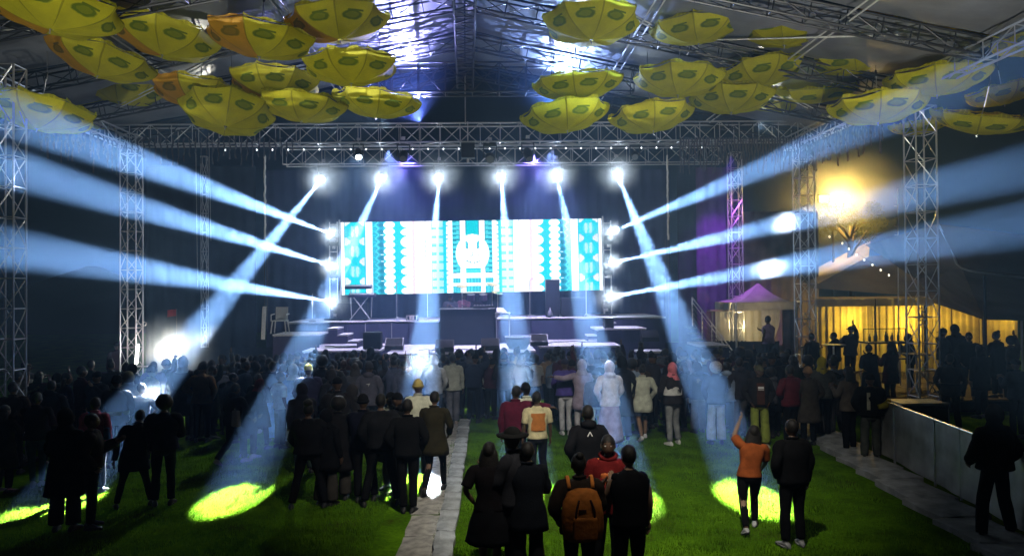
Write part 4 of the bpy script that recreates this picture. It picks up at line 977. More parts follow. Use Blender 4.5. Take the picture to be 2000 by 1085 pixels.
# ------------------------------------------------------------------ people
def hash01(*a): return (math.sin(sum(x*q for x, q in zip(a, (12.9898, 78.233, 37.719)))) * 43758.5453) % 1
SKIN = [mat('skin_%d' % i, c, .55, nscale=14, namt=.12, spec=.35) for i, c in enumerate([(.10, .055, .035), (.17, .095, .06), (.28, .17, .11)])]
M_eye = mat('eye', (.6, .58, .55), .2); M_lip = mat('lip', (.16, .05, .045), .5)
ARM = {  # elbow, wrist, given for the right side (+x)
 'down': ((.235, -.02, 1.13), (.25, .05, .88)), 'pocket': ((.29, -.07, 1.15), (.19, .06, .95)), 'phone': ((.235, .10, 1.13), (.09, .33, 1.26)),
 'high': ((.27, .12, 1.50), (.20, .16, 1.76)), 'cross': ((.24, .06, 1.12), (-.08, .21, 1.16)), 'out': ((.40, .06, 1.33), (.62, .10, 1.36)),
 'hug': ((.40, .10, 1.36), (.60, .16, 1.33)), 'wave': ((.38, .02, 1.16), (.46, .10, 1.42)), 'drink': ((.26, .12, 1.20), (.08, .24, 1.44)),
 'hip': ((.36, -.06, 1.17), (.19, .05, 1.04)), 'swing': ((.25, .14, 1.15), (.24, .32, .97)), 'back': ((.27, -.16, 1.15), (.28, -.20, .90)), 'bag': ((.26, .05, 1.14), (.20, .20, .98))}
LEG = {'stand': ((.10, .02, .49), (.11, .0, .075), (.115, 0, .49), (.13, -.02, .075)), 'wide': ((.18, .03, .48), (.26, .0, .075), (.18, .02, .48), (.27, -.04, .075)),
 'walk': ((.095, .20, .50), (.10, .22, .085), (.10, .0, .48), (.10, -.34, .14)), 'relax': ((.12, .10, .49), (.17, .07, .075), (.09, .0, .49), (.09, -.02, .075)),
 'close': ((.085, .02, .49), (.075, .0, .075), (.085, .0, .49), (.075, .02, .075))}
def bend(p, pose):
    "lean, side bend and twist of the trunk above the pelvis"
    lean, side, twist = pose.get('lean', 0), pose.get('side', 0), pose.get('twist', 0)
    p = Vector(p); w = min(1, max(0, (p.z-.86)/.3)); w = w*w*(3-2*w)
    if w == 0: return p
    q = p-Vector((0, 0, .93)); q = Euler((-lean*w, side*w, twist*w)).to_matrix() @ q
    return q+Vector((0, 0, .93))
def joints(pose):
    sh = pose.get('sw', 1.0); J = {}
    for s_, key in ((1, 'ra'), (-1, 'la')):
        e, w = ARM[pose.get(key, 'down')]; e = Vector((s_*e[0], e[1], e[2])); w = Vector((s_*w[0], w[1], w[2]))
        J[s_, 'sh'] = bend((s_*.175*sh, 0, 1.385), pose); J[s_, 'el'] = bend(e, pose); J[s_, 'wr'] = bend(w, pose)
    L = LEG[pose.get('leg', 'stand')]; fl = pose.get('flip', 1)
    for s_, i in ((fl, 0), (-fl, 2)):
        J[s_, 'hip'] = Vector((s_*.09, 0, .91)); J[s_, 'kn'] = Vector((s_*L[i][0], L[i][1], L[i][2])); J[s_, 'an'] = Vector((s_*L[i+1][0], L[i+1][1], L[i+1][2]))
    J['neck'] = bend((0, -.005, 1.46), pose); hm = Euler((-pose.get('lean', 0)*.7-pose.get('nod', 0), pose.get('side', 0)+pose.get('tilt', 0), pose.get('twist', 0)+pose.get('turn', 0))).to_matrix()
    J['hm'] = hm; J['head'] = bend((0, .0, 1.48), pose)+hm @ Vector((0, .018, .125))
    return J
_cache = {}
def skin_mesh(V_, E_, R_, root=0):
    me = bpy.data.meshes.new('tmp'); me.from_pydata([tuple(v) for v in V_], E_, [])
    o = bpy.data.objects.new('tmp', me); COL.objects.link(o)
    md = o.modifiers.new('skin', 'SKIN'); md.use_smooth_shade = True; md.branch_smoothing = .3
    for i, r in enumerate(R_): me.skin_vertices[0].data[i].radius = r if hasattr(r, '__len__') else (r, r)
    me.skin_vertices[0].data[root].use_root = True
    o.modifiers.new('sub', 'SUBSURF').levels = 1
    dg = bpy.context.evaluated_depsgraph_get(); ev_ = o.evaluated_get(dg); m2 = bpy.data.meshes.new_from_object(ev_)
    bpy.data.objects.remove(o); bpy.data.meshes.remove(me); return m2
def body_mesh(pose, key):
    k = ('body', key)
    if k in _cache: return _cache[k]
    J = joints(pose); B_ = lambda *p: bend(p, pose)
    VV = [Vector((0, 0, .95)), B_(0, 0, 1.08), B_(0, 0, 1.24), B_(0, 0, 1.38), J['neck'], J['neck']+J['hm'] @ Vector((0, .005, .07))]
    RR = [(.13, .10), (.11, .08), (.135, .095), (.10, .07), (.052, .052), (.055, .058)]
    EE = [(0, 1), (1, 2), (2, 3), (3, 4), (4, 5)]
    for s_ in (1, -1):
        n = len(VV); VV += [J[s_, 'sh'], J[s_, 'el'], J[s_, 'wr']]; RR += [.058, .042, .028]; EE += [(3, n), (n, n+1), (n+1, n+2)]
    for s_ in (1, -1):
        n = len(VV); VV += [J[s_, 'hip'], (J[s_, 'hip']+J[s_, 'kn'])/2, J[s_, 'kn'], J[s_, 'kn'].lerp(J[s_, 'an'], .35), J[s_, 'an']]; RR += [.085, .075, .055, .056, .038]
        EE += [(0, n), (n, n+1), (n+1, n+2), (n+2, n+3), (n+3, n+4)]
    m2 = skin_mesh(VV, EE, RR); b = MB()
    b.v = [v.co.copy() for v in m2.vertices]; b.f = [tuple(p.vertices) for p in m2.polygons]; b.m = [0]*len(b.f); bpy.data.meshes.remove(m2)
    hm = J['hm']
    def head(p):
        x, y, z = p; zz = z/.118
        if zz < 0: x *= 1-.30*zz*zz; y *= 1-.10*zz*zz
        if y > 0:
            y *= .93
            if zz < -.35: y += .012
            g = math.exp(-(x/.017)**2-((z+.012)/.028)**2); y += .027*g                      # nose
            g = math.exp(-((abs(x)-.031)/.015)**2-((z-.012)/.013)**2); y -= .012*g           # eye sockets
            g = math.exp(-(x/.03)**2-((z+.055)/.009)**2); y += .006*g                        # mouth
            g = math.exp(-(x/.05)**2-((z-.035)/.012)**2); y += .005*g                        # brow
        return Vector((x, y, z))
    b.ell(J['head'], (.076, .098, .118), 22, 16, 0, head, mat=hm)
    for s_ in (-1, 1):
        b.ell(J['head']+hm @ Vector((s_*.076, -.005, -.008)), (.012, .022, .032), 8, 6, 0, mat=hm)
        b.ell(J['head']+hm @ Vector((s_*.031, .078, .012)), (.013, .008, .008), 8, 5, 1, mat=hm)
    b.ell(J['head']+hm @ Vector((0, .088, -.055)), (.024, .008, .008), 8, 5, 2, mat=hm)
    for s_ in (1, -1):                                                                        # hands: palm, four fingers, thumb
        w = J[s_, 'wr']; d = (w-J[s_, 'el']).normalized(); side = Vector((0, 1, 0)); side = (side-d*side.dot(d)); side = side.normalized() if side.length > .1 else Vector((1, 0, 0)); nrm = d.cross(side)*s_
        b.tube([w-d*.03, w+d*.02, w+d*.06, w+d*.095], [.026, .034, .042, .036], 8, 0, .5, ref=nrm)
        for q, (o_, L) in enumerate(((-.03, .062), (-.010, .078), (.011, .074), (.030, .06))):
            a0 = w+d*.088-side*o_; c1 = a0+d*L*.5-nrm*.008; c2 = a0+d*L*.85-nrm*.030
            b.tube([a0, c1, c2], [.0095, .009, .007], 5)
        a0 = w+d*.03+side*.034; b.tube([a0, a0+d*.028+side*.02, a0+d*.058+side*.022-nrm*.01], [.012, .010, .008], 5)
    me = b.mesh('body', [SKIN[0], M_eye, M_lip], True); _cache[k] = me; return me
def fold(b, n0, amp, fr, seed):
    for i in range(n0, len(b.v)):
        v = b.v[i]; q = noise.noise(Vector((v.x*fr+seed, v.y*fr, v.z*fr*.7)))+.5*noise.noise(Vector((v.x*fr*2.3, v.y*fr*2.3+seed, v.z*fr*2)))
        d = Vector((v.x, v.y, 0)); d = d.normalized() if d.length > .02 else Vector((0, 1, 0)); b.v[i] = v+d*amp*q
TOPS = {# hem z, extra width, sleeve end (0..2: shoulder..wrist), sleeve radius add, hem flare
 'tee': (.90, .012, .55, .012, .0), 'shirt': (.84, .022, 2, .010, .02), 'jacket': (.86, .035, 2, .022, .0), 'hoodie': (.84, .035, 2, .022, -.005), 'puffer': (.90, .055, 2, .038, -.01),
 'coat': (.52, .035, 2, .018, .05), 'long': (.66, .025, 2, .012, .03), 'crop': (1.04, .012, 2, .008, .0), 'vest': (.88, .03, 0, .0, .0), 'tank': (.92, .006, 0, 0, 0), 'robe': (.12, .03, 2, .03, .14)}
def top_mesh(kind, pose, key, fem):
    k = ('top', kind, key, fem)
    if k in _cache: return _cache[k]
    hem, ew, sl, sr, flare = TOPS[kind]; J = joints(pose); b = MB(); sw = .90 if fem else 1.0
    prof = [(1.475, .062, .062), (1.445, .085, .078), (1.425, .135*sw, .09), (1.40, .178*sw, .098), (1.35, .196*sw, .112), (1.27, .19*sw, .120 if not fem else .128), (1.18, .175*(sw-.03), .115), (1.08, .160*(.86 if fem else 1), .108), (1.0, .165*(.96 if fem else 1), .112), (.92, .178, .122), (.86, .185, .126), (.75, .185, .126), (.6, .19, .13), (.45, .2, .14), (.3, .21, .15), (.1, .22, .16)]
    pts = [p_ for p_ in prof if p_[0] > hem+.01]; last = prof[min(len(pts), len(prof)-1)]; pts.append((hem, last[1], last[2]))
    n = 22; R = []
    for (z, w, d) in reversed(pts):
        f_ = (1.47-z)/(1.47-hem); e = ew*min(1, f_*4); w += e+flare*max(0, f_-.5)*2; d += e+flare*max(0, f_-.5)*2
        if kind == 'puffer': w += .012*math.sin(z*70); d += .012*math.sin(z*70)
        row = []
        for j in range(n):
            a = 2*PI*j/n; ca, sa = math.cos(a), math.sin(a); q = 2.6 if z > .9 else 2.2
            rr_ = (abs(ca)**q+abs(sa)**q)**(-1/q); row.append(bend((w*ca*rr_, d*sa*rr_*.98-.005, z), pose))
        R.append(row)
    b.rings(R)
    if sl > 0:
        for s_ in (1, -1):
            S_, E_, W_ = J[s_, 'sh'], J[s_, 'el'], J[s_, 'wr']; I_ = bend((s_*.10, 0, 1.36), pose)
            S2 = S_+(E_-S_)*.06
            if sl >= 2: b.tube([I_, S2, S_.lerp(E_, .5), E_, E_.lerp(W_, .5), W_+(W_-E_)*.02], [.075+sr*.5, .066+sr, .056+sr, .048+sr, .042+sr, .034+sr*.8], 12, sub=3)
            else: b.tube([I_, S2, S_.lerp(E_, .45), S_.lerp(E_, .85)], [.075, .068+sr, .062+sr, .060+sr], 12, sub=3)
    elif kind != 'tank':
        for s_ in (1, -1): b.ell(bend((s_*.155, 0, 1.39), pose), (.055, .075, .05), 10, 6)
    if kind in ('hoodie',):
        c_ = bend((0, -.075, 1.475), pose); b.ell(c_, (.115, .075, .065), 12, 8)
        b.tube([bend((.09*math.cos(a), .075*math.sin(a)-.01, 1.475-.02*math.sin(a)), pose) for a in [i*PI/6 for i in range(13)]], .026, 6)
    if kind in ('jacket', 'coat', 'shirt', 'long'):
        b.tube([bend((.072*math.cos(a), .068*math.sin(a)-.008, 1.478-.012*math.sin(a)), pose) for a in [i*PI/6 for i in range(13)]], .016, 6)
    fold(b, 0, .020 if kind not in ('tee', 'tank') else .012, 8, len(kind)+len(key))
    me = b.mesh(kind if kind in ('hoodie', 'jacket', 'coat', 'shirt', 'vest', 'robe') else 'top', [M_black], True); _cache[k] = me; return me
def bot_mesh(kind, pose, key, fem):
    k = ('bot', kind, key, fem)
    if k in _cache: return _cache[k]
    J = joints(pose); b = MB(); n = 18; hp = 1.03 if fem else 1.0
    if kind in ('skirt', 'longskirt', 'mini'):
        zs = {'skirt': .5, 'longskirt': .12, 'mini': .68}[kind]; fl = {'skirt': .1, 'longskirt': .1, 'mini': .03}[kind]; R = []
        for i in range(9):
            f_ = i/8; z = zs+(1.0-zs)*f_; w = .16+.03*math.sin(min(1, (1-f_)*1.6)*PI/2)+fl*(1-f_); c_ = (J[1, 'kn']+J[-1, 'kn'])/2*(1-f_)*.6
            R.append([(w*math.cos(2*PI*j/n)*(1+.05*math.sin(j*2.3)*(1-f_))+c_.x, w*.78*math.sin(2*PI*j/n)*(1+.06*math.cos(j*3.1)*(1-f_))+c_.y, z) for j in range(n)])
        b.rings(R)
    else:
        R = []
        for z, w, d in ((.80, .12, .10), (.86, .172*hp, .122), (.92, .178*hp, .124), (.98, .165*hp, .114), (1.02, .155, .108)):
            R.append([(w*math.cos(2*PI*j/n), d*math.sin(2*PI*j/n)-.005, z) for j in range(n)])
        b.rings(R)
        rk, ra = {'jeans': (.066, .058), 'leggings': (.058, .044), 'wide': (.088, .100), 'shorts': (.088, .09), 'cargo': (.080, .070)}[kind]
        for s_ in (1, -1):
            h, kn, an = J[s_, 'hip'], J[s_, 'kn'], J[s_, 'an']; hh = h+Vector((-.003*s_, 0, -.01))
            if kind == 'shorts': b.tube([hh, h.lerp(kn, .45), h.lerp(kn, .80)], [.10, .094, .098], 12, sub=3)
            else: b.tube([hh, h.lerp(kn, .4), kn, kn.lerp(an, .4), an.lerp(kn, .06)], [.098, .088, rk, (rk+ra)/2+.006, ra], 12, sub=4)
    fold(b, 0, .007, 9, 3)
    me = b.mesh('skirt' if 'skirt' in kind or kind == 'mini' else 'trousers', [M_black], True); _cache[k] = me; return me
def shoe_mesh(pose, key, s_):
    k = ('shoe', key, s_)
    if k in _cache: return _cache[k]
    a = joints(pose)[s_, 'an']; b = MB(); th = .22*s_; dz = a.z-.075
    M_ = Matrix.Rotation(-th, 3, 'Z') @ Matrix.Rotation(-.5 if dz > .04 else 0, 3, 'X')
    R = []
    for y, w, h in ((-.085, .022, .04), (-.06, .036, .075), (-.01, .038, .10), (.04, .038, .085), (.09, .044, .06), (.14, .043, .045), (.175, .025, .03)):
        R.append([Vector((a.x, a.y, dz))+M_ @ Vector((w*math.cos(q), y, max(0, h*.5+h*.5*math.sin(q)))) for q in [2*PI*j/10 for j in range(10)]])
    b.rings(R)
    R = []
    for z in (0, .022): R.append([Vector((a.x, a.y, dz))+M_ @ Vector((.045*math.cos(q)*(1+.1*math.sin(q)), .045+.138*math.sin(q), z)) for q in [2*PI*j/14 for j in range(14)]])
    b.rings(R); me = b.mesh('shoe', [M_black], True); _cache[k] = me; return me
def hair_mesh(kind, pose, key):
    k = ('hair', kind, key)
    if k in _cache: return _cache[k]
    J = joints(pose); c_, hm = J['head'], J['hm']; b = MB(); E_ = lambda o_, r_, **kw: b.ell(c_+hm @ Vector(o_), r_, 16, 10, mat=hm, **kw); nm = 'hair'
    def nz(a, f_=18): return lambda p_: p_*(1+a*noise.noise(p_*f_))
    if kind in ('short', 'long', 'braids', 'bun', 'tail', 'fade'): E_((0, -.014, .022), (.084, .100, .108), fn=nz(.05))
    if kind == 'afro': E_((0, -.02, .035), (.135, .135, .13), fn=nz(.12, 22))
    if kind == 'puff': E_((0, -.014, .022), (.084, .100, .106)); E_((0, -.05, .13), (.075, .075, .065), fn=nz(.12, 30))
    if kind == 'bun': E_((0, -.07, .11), (.045, .045, .045), fn=nz(.1))
    if kind == 'tail': b.tube([c_+hm @ Vector(q) for q in ((0, -.09, .05), (0, -.15, .03), (0, -.155, -.08), (0, -.13, -.2))], [.03, .035, .03, .008], 8, sub=3)
    if kind in ('long', 'braids'):
        R = []
        for i in range(8):
            f_ = i/7; z = .03-.40*f_; w = .092+.035*math.sin(f_*PI)
            R.append([c_+hm @ Vector((w*math.cos(q), -.03-.055*f_*.6+(.075 if math.sin(q) > 0 else .06)*math.sin(q)*(.55 if math.sin(q) > 0 else 1), z)) for q in [2*PI*j/16 for j in range(16)]])
        b.rings(R)
        if kind == 'braids':
            for j in range(14):
                a = PI+PI*(j+.5)/14; x, y = .1*math.cos(a), .075*math.sin(a)-.03; b.tube([c_+hm @ Vector((x, y, 0)), c_+hm @ Vector((x*1.25, y-.02, -.2)), c_+hm @ Vector((x*1.3+.01*math.sin(j*3), y-.02, -.42-.05*hash01(j)))], [.012, .012, .006], 5)
        else: fold(b, 0, .01, 16, 2)
    if kind == 'beanie':
        nm = 'beanie'; E_((0, -.012, .03), (.09, .105, .115), zlo=-.25); b.tube([c_+hm @ Vector((.09*math.cos(a), .105*math.sin(a)-.012, .015)) for a in [i*PI/8 for i in range(17)]], .016, 6)
    if kind in ('cap', 'capback'):
        nm = 'cap'; E_((0, -.01, .035), (.088, .104, .095), zlo=-.15); R = []; s_ = 1 if kind == 'cap' else -1
        for z in (.028, .036): R.append([c_+hm @ Vector((.078*math.cos(a), s_*(.075+.105*max(0, math.sin(a))), z-.02*abs(math.cos(a)))) for a in [i*PI/9 for i in range(10)]])
        b.rings(R); b.ell(c_+hm @ Vector((0, -.01, .128)), (.01, .01, .008), 6, 4)
    if kind == 'hat':
        nm = 'hat'; E_((0, -.01, .05), (.10, .11, .10), zlo=-.2); R = []
        for r_, z in ((.1, .03), (.185, .035), (.195, .055), (.11, .075)): R.append([c_+hm @ Vector((r_*math.cos(a), r_*math.sin(a)-.01, z)) for a in [i*PI/10 for i in range(20)]])
        b.rings(R, cap=False)
    if kind in ('hood', 'scarf'):
        nm = 'hood' if kind == 'hood' else 'head_scarf'; e = .02 if kind == 'hood' else .006
        def f_(p_):
            p_ = Vector(p_)
            if p_.y > 0: p_.y *= .62; p_.x *= 1.0
            return p_
        E_((0, -.015, .012), (.095+e, .112+e, .128+e), fn=f_)
        R = []
        for i in range(7):
            q_ = i/6; z = -.03-(.16 if kind == 'hood' else .20)*q_; w = .085+.085*q_*q_; R.append([c_+hm @ Vector((w*math.cos(a), (.075+.05*q_)*math.sin(a)*(1 if math.sin(a) < 0 else .75)-.02, z)) for a in [2*PI*j/16 for j in range(16)]])
        b.rings(R); fold(b, 0, .012, 12, 1)
    me = b.mesh(nm, [M_black], True); _cache[k] = me; return me
def hmat(c_): return mat('hair_%03d_%03d_%03d' % tuple(int(q*255) for q in c_), c_, .6, nscale=30, namt=.4, bump=.4, bscale=70, spec=.3)
BLK = (.007, .007, .008); HB = (.010, .008, .007)
def person(px, ytop, yfoot=None, label='', face=0, pose=None, top=('jacket', BLK), bot=('jeans', BLK), hair=('short', HB), fem=False, H=1.72, skin=0, shoe=(.02, .02, .02), group=None, z0=0, Y=None, sleeve=None):
    pose = dict(pose or {}); key = repr(sorted(pose.items()))
    if Y is not None: p_ = V(px, ytop, Y); p_ = Vector((p_.x, Y, z0)); H = V(px, ytop, Y).z-z0
    elif yfoot: p_ = G(px, yfoot, z0); H = V(px, ytop, p_.y).z-z0; H = min(1.95, max(1.45, H))
    else: p_ = G(px, ytop, z0+H); p_.z = z0
    t = thing('person', label, 'person', p_, math.radians(face), group); s_ = H/1.73; wd = s_**.5; t.scale = (wd, wd, s_)
    o = add('body', body_mesh(pose, key), t); setmat(o, SKIN[skin])
    o = add(None or ('hoodie' if top[0] == 'hoodie' else 'coat' if top[0] in ('coat', 'long') else 'robe' if top[0] == 'robe' else 'shirt' if top[0] in ('shirt', 'tee', 'tank', 'crop') else 'jacket'), top_mesh(top[0], pose, key, fem), t); setmat(o, cloth(*top[1])); to = o
    o = add('skirt' if 'skirt' in bot[0] or bot[0] == 'mini' else 'shorts' if bot[0] == 'shorts' else 'trousers', bot_mesh(bot[0], pose, key, fem), t); setmat(o, cloth(*bot[1]))
    for q in (1, -1): setmat(add('shoe', shoe_mesh(pose, key, q), t), mat('shoe_%03d_%03d' % (shoe[0]*255, shoe[2]*255), shoe, .5))
    hk = hair[0]; nm = {'beanie': 'beanie', 'cap': 'cap', 'capback': 'cap', 'hat': 'hat', 'hood': 'hood', 'scarf': 'head_scarf'}.get(hk, 'hair')
    setmat(add(nm, hair_mesh(hk, pose, key), t), hmat(hair[1]) if nm == 'hair' else cloth(*hair[1]))
    return t, pose
def decal(t, pose, name, c_, d, m, rx=0, ry=0):
    b = MB(); b.box((0, 0, 0), d, Euler((rx, ry, 0)).to_matrix()); o = add(name, b.mesh(name, [m]), t, bend(c_, pose)); return o
M_print = mat('white_print', (.8, .8, .8), .7)
def handbag(t, pose, c_, d, m, strap=True):
    b = MB(); b.box((0, 0, 0), d, taper=.8); o = add('bag', b.mesh('bag', [m]), t, bend(c_, pose)); md = o.modifiers.new('bevel', 'BEVEL'); md.width = .02; md.segments = 2
    if strap:
        b = MB(); b.tube([bend(c_, pose)+Vector((0, 0, d[2]*.4)), bend((c_[0]*.6, c_[1]*1.1, 1.25), pose), bend((-.12*(1 if c_[0] > 0 else -1), 0, 1.46), pose)], .010, 5, sub=3); add('strap', b.mesh('strap', [m], True), t)
M_panelw = mat('pale_paper_bag', (.62, .64, .62), .8)

# --- foreground
person(1550, 818, 1065, 'tall man standing as a black silhouette right of the brightest light pool', 8, {'leg': 'stand', 'la': 'pocket', 'ra': 'down'}, ('jacket', BLK), ('jeans', BLK), ('short', HB), shoe=(.3, .3, .3))
person(1465, 830, 1035, 'dancer in an orange topped shirt raising the left arm beside the light pool', -12, {'leg': 'walk', 'la': 'high', 'ra': 'swing', 'side': .12, 'lean': .10}, ('tee', (.30, .075, .02)), ('leggings', BLK), ('long', HB), fem=True, skin=2, shoe=(.5, .5, .5))
t, q = person(1945, 792, 1050, 'large dark figure standing on the slabs at the right edge', 10, {'leg': 'wide', 'la': 'bag', 'ra': 'pocket'}, ('puffer', (.012, .011, .012)), ('cargo', BLK), ('hood', BLK))
person(1228, 868, None, 'man in a black jacket with bare orange lit forearm, front right of the close group', 12, {'leg': 'stand', 'la': 'phone', 'ra': 'down'}, ('vest', BLK), ('jeans', BLK), ('short', HB), H=1.76, skin=2)
t, q = person(1187, 848, None, 'man in a dark red hoodie facing the camera with an orange pouch on his chest', 172, {'leg': 'relax', 'la': 'cross', 'ra': 'phone'}, ('hoodie', (.14, .012, .012)), ('jeans', BLK), ('short', HB), H=1.75)
handbag(t, q, (.0, .17, 1.22), (.22, .09, .2), cloth(.55, .14, .04, 'orange_pouch'))
t, q = person(1130, 885, None, 'woman carrying a large orange backpack in the front group', 4, {'leg': 'relax', 'la': 'pocket', 'ra': 'bag'}, ('jacket', (.03, .02, .015)), ('leggings', BLK), ('bun', HB), fem=True, H=1.68)
MO = mat('orange_canvas', (.62, .19, .03), .8, nscale=9, namt=.3, bump=.5, bscale=22)
b = MB(); R = []
for z, w, d in ((.83, .15, .07), (.86, .21, .11), (.98, .23, .14), (1.12, .225, .14), (1.26, .205, .125), (1.36, .16, .09), (1.39, .09, .05)):
    R.append([(w*math.cos(a)*(1+.04*math.sin(3*a+z*9)), -.20-.0+d*math.sin(a), z) for a in [2*PI*j/20 for j in range(20)]])
b.rings(R); fold(b, 0, .022, 8, 2); bpk = add('backpack', b.mesh('backpack', [MO], True), t)
b = MB(); b.box((0, 0, 0), (.26, .07, .24)); o = add('front_pocket', b.mesh('front_pocket', [MO]), bpk, (0, -.335, 1.0)); md = o.modifiers.new('bevel', 'BEVEL'); md.width = .025; md.segments = 3
b = MB(); b.box((0, 0, 0), (.08, .01, .03)); add('tag', b.mesh('tag', [mat('dark_brown_patch', (.06, .02, .01), .8)]), bpk, (-.03, -.335, 1.19))
for s_ in (-1, 1):
    b = MB(); b.tube([(s_*.13, -.12, 1.38), (s_*.135, -.02, 1.49), (s_*.13, .12, 1.36), (s_*.12, .15, 1.15)], .022, 6, sq=.4, sub=3); add('strap', b.mesh('strap', [MO], True), bpk)
    b = MB(); b.tube([(s_*.06, -.31, 1.30), (s_*.10, -.345, 1.18), (s_*.09, -.33, 1.06)], .012, 5, sub=3); add('buckle_strap', b.mesh('buckle_strap', [mat('dark_brown_patch')], True), bpk)
t, q = person(1148, 790, None, 'tall man in a black hoodie with a small pale V mark behind the front group', 6, {'leg': 'stand', 'la': 'pocket', 'ra': 'pocket'}, ('hoodie', (.010, .010, .012)), ('jeans', BLK), ('short', HB), H=1.80)
decal(t, q, 'v_mark', (-.03, -.165, 1.36), (.012, .008, .07), M_print, 0, .5); decal(t, q, 'v_mark', (.003, -.165, 1.36), (.012, .008, .07), M_print, 0, -.5)
person(955, 862, None, 'long haired woman in a short flared skirt at the left of the front group', -6, {'leg': 'close', 'la': 'pocket', 'ra': 'phone'}, ('tee', (.010, .008, .009)), ('skirt', BLK), ('long', HB), fem=True, H=1.66, skin=1)
t, q = person(1002, 836, None, 'man in a wide brimmed black hat reaching towards the long haired woman', 60, {'leg': 'relax', 'la': 'phone', 'ra': 'swing'}, ('jacket', (.02, .02, .024)), ('jeans', BLK), ('hat', (.012, .012, .012)), H=1.80)
person(1030, 862, None, 'figure with a long dark coat standing behind the man in the hat', 5, {'leg': 'stand', 'la': 'cross', 'ra': 'cross'}, ('long', (.007, .008, .011)), ('wide', BLK), ('short', HB), H=1.66)
person(1008, 752, 948, 'person in a maroon top with arms round the neighbour at the left of the trio', -4, {'leg': 'stand', 'ra': 'hug', 'tilt': .12}, ('jacket', (.10, .012, .03)), ('jeans', BLK), ('short', HB))
person(1030, 746, 940, 'person in a cream jacket and black cap at the middle of the trio', 6, {'leg': 'stand', 'la': 'cross', 'ra': 'cross', 'tilt': -.1}, ('jacket', (.62, .64, .50)), ('jeans', BLK), ('capback', BLK))
t, q = person(1050, 764, 952, 'man in a pale tee shirt with an orange back print, right of the trio', 8, {'leg': 'relax', 'la': 'down', 'ra': 'down'}, ('tee', (.66, .58, .34)), ('jeans', (.015, .015, .02)), ('fade', HB), skin=0)
b = MB(); R = []
for z in (1.05, 1.15, 1.25, 1.36): R.append([bend((x_, -.150+.10*(abs(x_)/.15)**3*.6, z), q) for x_ in (-.13, -.07, 0, .07, .13)])
b.rings(R, closed=False); add('back_print', b.mesh('back_print', [cloth(.55, .20, .05, 'orange_print')], True), t)
person(850, 763, 962, 'woman walking on the path in a long dark shirt carrying a bag', -10, {'leg': 'walk', 'la': 'bag', 'ra': 'bag'}, ('long', (.03, .025, .012)), ('leggings', BLK), ('short', HB), fem=True, skin=1)
t, q = person(818, 741, 935, 'man in a long cream shirt with his back turned and a yellow beanie', 0, {'leg': 'stand', 'la': 'down', 'ra': 'pocket'}, ('long', (.66, .66, .52)), ('jeans', (.22, .22, .25)), ('beanie', (.5, .38, .12)))
person(885, 690, 828, 'man in a pale cream shirt and grey trousers at the top of the path', 0, {'leg': 'close', 'la': 'down', 'ra': 'down'}, ('shirt', (.52, .54, .48)), ('cargo', (.16, .16, .20)), ('short', HB), shoe=(.6, .5, .45))
person(797, 778, 1000, 'tall figure in black left of the path, back to the camera', -3, {'leg': 'close', 'la': 'pocket', 'ra': 'pocket'}, ('jacket', BLK), ('jeans', BLK), ('short', HB))
person(765, 765, 955, 'person in a pale scarf and grey green coat between two black silhouettes', 150, {'leg': 'stand', 'la': 'cross', 'ra': 'cross'}, ('coat', (.30, .33, .26)), ('jeans', (.3, .3, .26)), ('capback', BLK))
person(778, 766, 962, 'black silhouette with a side facing cap behind the tall figure', 60, {'leg': 'stand', 'la': 'phone', 'ra': 'down'}, ('hoodie', BLK), ('jeans', BLK), ('cap', BLK))
person(745, 768, 985, 'broad shouldered black silhouette third from the path', 4, {'leg': 'wide', 'la': 'pocket', 'ra': 'pocket'}, ('puffer', (.008, .008, .014)), ('jeans', BLK), ('short', HB))
person(710, 770, 978, 'dark blue silhouette with hands in front, fourth from the path', -8, {'leg': 'relax', 'la': 'phone', 'ra': 'phone'}, ('jacket', (.008, .008, .018)), ('jeans', BLK), ('beanie', BLK))
person(662, 776, 975, 'dark silhouette in a wide long coat left of the path crowd', 12, {'leg': 'stand', 'la': 'cross', 'ra': 'cross'}, ('coat', (.012, .011, .014)), ('wide', (.05, .045, .04)), ('afro', HB), fem=True)
person(638, 800, 985, 'shorter dark silhouette in a hood beside the wide long coat', -20, {'leg': 'stand', 'la': 'pocket', 'ra': 'down'}, ('long', BLK), ('wide', (.05, .045, .04)), ('hood', BLK), fem=True)
person(603, 786, 990, 'big black silhouette at the left end of the central crowd', 3, {'leg': 'wide', 'la': 'bag', 'ra': 'bag'}, ('puffer', (.010, .010, .013)), ('jeans', BLK), ('puff', HB))
person(660, 735, 935, 'figure with a rim lit round cap in the dark middle group', 20, {'leg': 'stand', 'la': 'drink', 'ra': 'pocket'}, ('jacket', (.02, .018, .02)), ('jeans', BLK), ('cap', BLK))
person(688, 752, 930, 'hooded person with a pale edged hood in the dark middle group', 40, {'leg': 'stand', 'la': 'pocket', 'ra': 'pocket'}, ('hoodie', (.03, .028, .03)), ('jeans', BLK), ('hood', (.04, .036, .04)))
person(592, 750, 925, 'person in a dark hoodie lowering one arm in front of the yellow cap', 25, {'leg': 'relax', 'la': 'back', 'ra': 'phone', 'lean': .12}, ('hoodie', (.018, .017, .025)), ('cargo', (.03, .05, .045)), ('hood', (.02, .018, .026)))
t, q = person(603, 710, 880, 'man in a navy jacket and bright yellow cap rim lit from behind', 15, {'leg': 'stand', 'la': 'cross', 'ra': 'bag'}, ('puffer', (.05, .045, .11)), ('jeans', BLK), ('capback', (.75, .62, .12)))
person(573, 712, 868, 'person in a pale blue coat and white hood in the steamy beam', 0, {'leg': 'stand', 'la': 'pocket', 'ra': 'down'}, ('coat', (.30, .42, .60)), ('jeans', (.25, .3, .4)), ('hood', (.7, .72, .7)))
